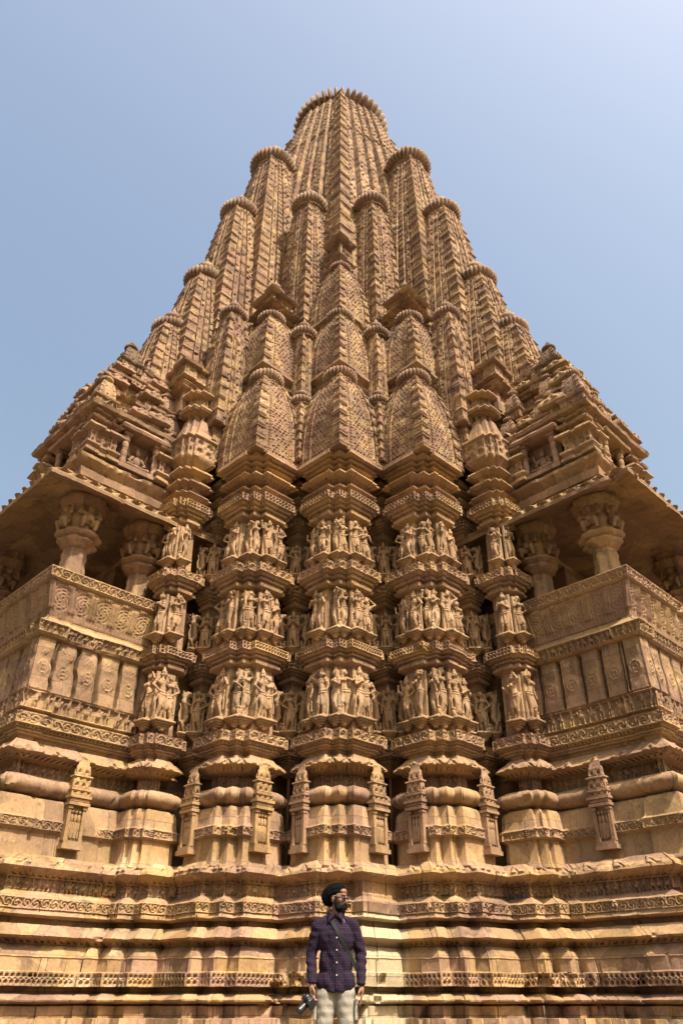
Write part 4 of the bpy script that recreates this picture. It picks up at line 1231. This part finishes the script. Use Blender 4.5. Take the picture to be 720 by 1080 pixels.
bb = lathe('button', [(.0075, 0), (.008, .002), (.006, .0035), (.0005, .003)], white, 14)
for z in (1.27, 1.16, 1.05, .94):
    o = link('button', bb, shirt_o, (.012, front_y(.012, z) - .006, z)); o.rotation_euler = (PI / 2, 0, 0)
def trousers():
    b = Blob()
    b.chain([(0, .01, .98), (0, .01, .88)], [.115, .12], 16)
    for q in (-1, 1):
        b.ell((q * .08, .01, .90), (.095, .11, .10))
        b.chain([(q * .095, .005, .80), (q * .11, -.01, .52), (q * .12, .02, .10)], [.112, .085, .078], 16)
    return b.remesh('trousers', cloth_t, .010, 2, noise=lambda V: .005 * smooth_noise(V * np.array([1, 1, 1.6]), 12, 1) + .003 * smooth_noise(V, 34, 2))
tr = link('trousers', trousers(), person)
for q in (-1, 1):
    b = Blob(); b.box((q * .205, -.01, .64), (.016, .065, .085)); b.box((q * .208, -.01, .715), (.019, .068, .022))
    link('pocket', b.remesh('pocket', cloth_t, .007, 2), tr)
for q in (-1, 1):
    b = Blob(); b.chain([(q * .12, .05, .05), (q * .13, -.08, .045), (q * .138, -.17, .038)], [.05, .047, .04]); b.box((q * .13, -.06, .012), (.045, .14, .012)); b.cap((q * .12, .03, .06), (q * .12, .03, .12), .05, .052)
    link('shoe', b.remesh('shoe', shoe_m, .009, 1), person)

# strap across the chest from the right shoulder to the left hip, and round the back
loop = []
N_ = 72
A0 = Vector((-.085, .0, 1.50)); A1 = Vector((.215, .0, 1.00))
cen_ = (A0 + A1) / 2; axu = (A0 - A1).normalized(); axv = Vector((0, -1, 0))
for i in range(N_ + 1):
    a = 2 * PI * i / N_
    dirv = (axu * math.cos(a) + axv * math.sin(a)).normalized()
    h = bvh.ray_cast(cen_ + dirv * .9, -dirv)
    if h[0] is None: continue
    # ignore the sleeves: cap the reach
    r = min((h[0] - cen_).length, .325)
    loop.append((cen_ + dirv * (r + .004), dirv))
rr_ = [l[0] for l in loop]
sm_ = [(rr_[i - 2] + rr_[i - 1] * 2 + rr_[i] * 3 + rr_[(i + 1) % N_] * 2 + rr_[(i + 2) % N_]) / 9 if 2 <= i < len(rr_) - 2 else rr_[i] for i in range(len(rr_))]
rp = []
for i, p in enumerate(sm_):
    t = (sm_[min(i + 1, len(sm_) - 1)] - sm_[max(i - 1, 0)]).normalized()
    n = loop[i][1]; n = (n - t * n.dot(t)).normalized()
    rp.append((p + n * .006, n, t))
st = tag(link('shoulder_strap', ribbon('shoulder_strap', rp, .019, .004, strapm), None, person_loc), 'black strap worn diagonally across the plaid shirt', 'strap')

# the camera he carries
def dslr():
    root = tag(empty('camera', (PX - .265, PY - .10, .715), 0), 'black camera held low in the man\'s hand beside beige trousers', 'camera')
    b = Blob(); b.box((0, 0, 0), (.066, .034, .046)); b.box((.05, -.018, -.004), (.018, .034, .044)); b.ell((0, -.004, .05), (.034, .036, .030)); b.cap((-.045, 0, .045), (-.045, 0, .056), .014, .014); b.cap((.048, -.02, .045), (.048, -.024, .054), .010, .009)
    link('camera_body', b.remesh('camera_body', black, .0045, 1), root)
    ln = lathe('lens', [(.005, 0), (.036, 0), (.037, .012), (.034, .014), (.034, .035), (.037, .037), (.037, .06), (.035, .062), (.036, .085), (.040, .088), (.040, .10), (.035, .102), (.032, .094), (.002, .090)], black, 40, 40, .02)
    l = link('lens', ln, root, (-.012, -.03, -.004)); l.rotation_euler = (PI / 2, 0, 0)
    link('lens_glass', lathe('lens_glass', [(.0315, .0945), (.02, .099), (.002, .101)], glass, 30), l)
    root.rotation_euler = (math.radians(38), math.radians(12), math.radians(-48))
    return root
cam_held = dslr()
# ------------------------------------------------------------------ light, sky, camera
EL, AZ = 56.0, 39.0
w = bpy.data.worlds.new('World'); scene.world = w; w.use_nodes = True
nt = w.node_tree; bg = nt.nodes['Background']
sky = nt.nodes.new('ShaderNodeTexSky'); sky.sky_type = 'NISHITA'; sky.sun_disc = False
sky.sun_elevation = math.radians(EL); sky.sun_rotation = math.radians(180 - AZ)
sky.altitude = 200; sky.air_density = 1.8; sky.dust_density = 10.0; sky.ozone_density = .8
nt.links.new(sky.outputs[0], bg.inputs[0]); bg.inputs[1].default_value = .13
sl = bpy.data.lights.new('sun', 'SUN'); sl.energy = 4.9; sl.angle = math.radians(.6); sl.color = (1, .945, .86)
so = bpy.data.objects.new('sun', sl); col.objects.link(so)
sd = Vector((math.sin(math.radians(AZ)) * math.cos(math.radians(EL)), -math.cos(math.radians(AZ)) * math.cos(math.radians(EL)), math.sin(math.radians(EL))))
so.rotation_euler = sd.to_track_quat('Z', 'Y').to_euler(); so.location = sd * 60

cd = bpy.data.cameras.new('view'); co_ = bpy.data.objects.new('view', cd); col.objects.link(co_)
cd.sensor_fit = 'VERTICAL'; cd.sensor_height = 36; cd.lens = 36 * 800 / 1080; cd.clip_end = 6000; cd.clip_start = .05
co_.location = (.03, 0, .69)
co_.rotation_euler = (math.radians(90 + 33), 0, 0)
scene.camera = co_
scene.render.engine = 'CYCLES'
vs = scene.view_settings
vs.view_transform = 'Standard'; vs.look = 'None'; vs.gamma = 1; vs.exposure = 0.8; vs.use_curve_mapping = False
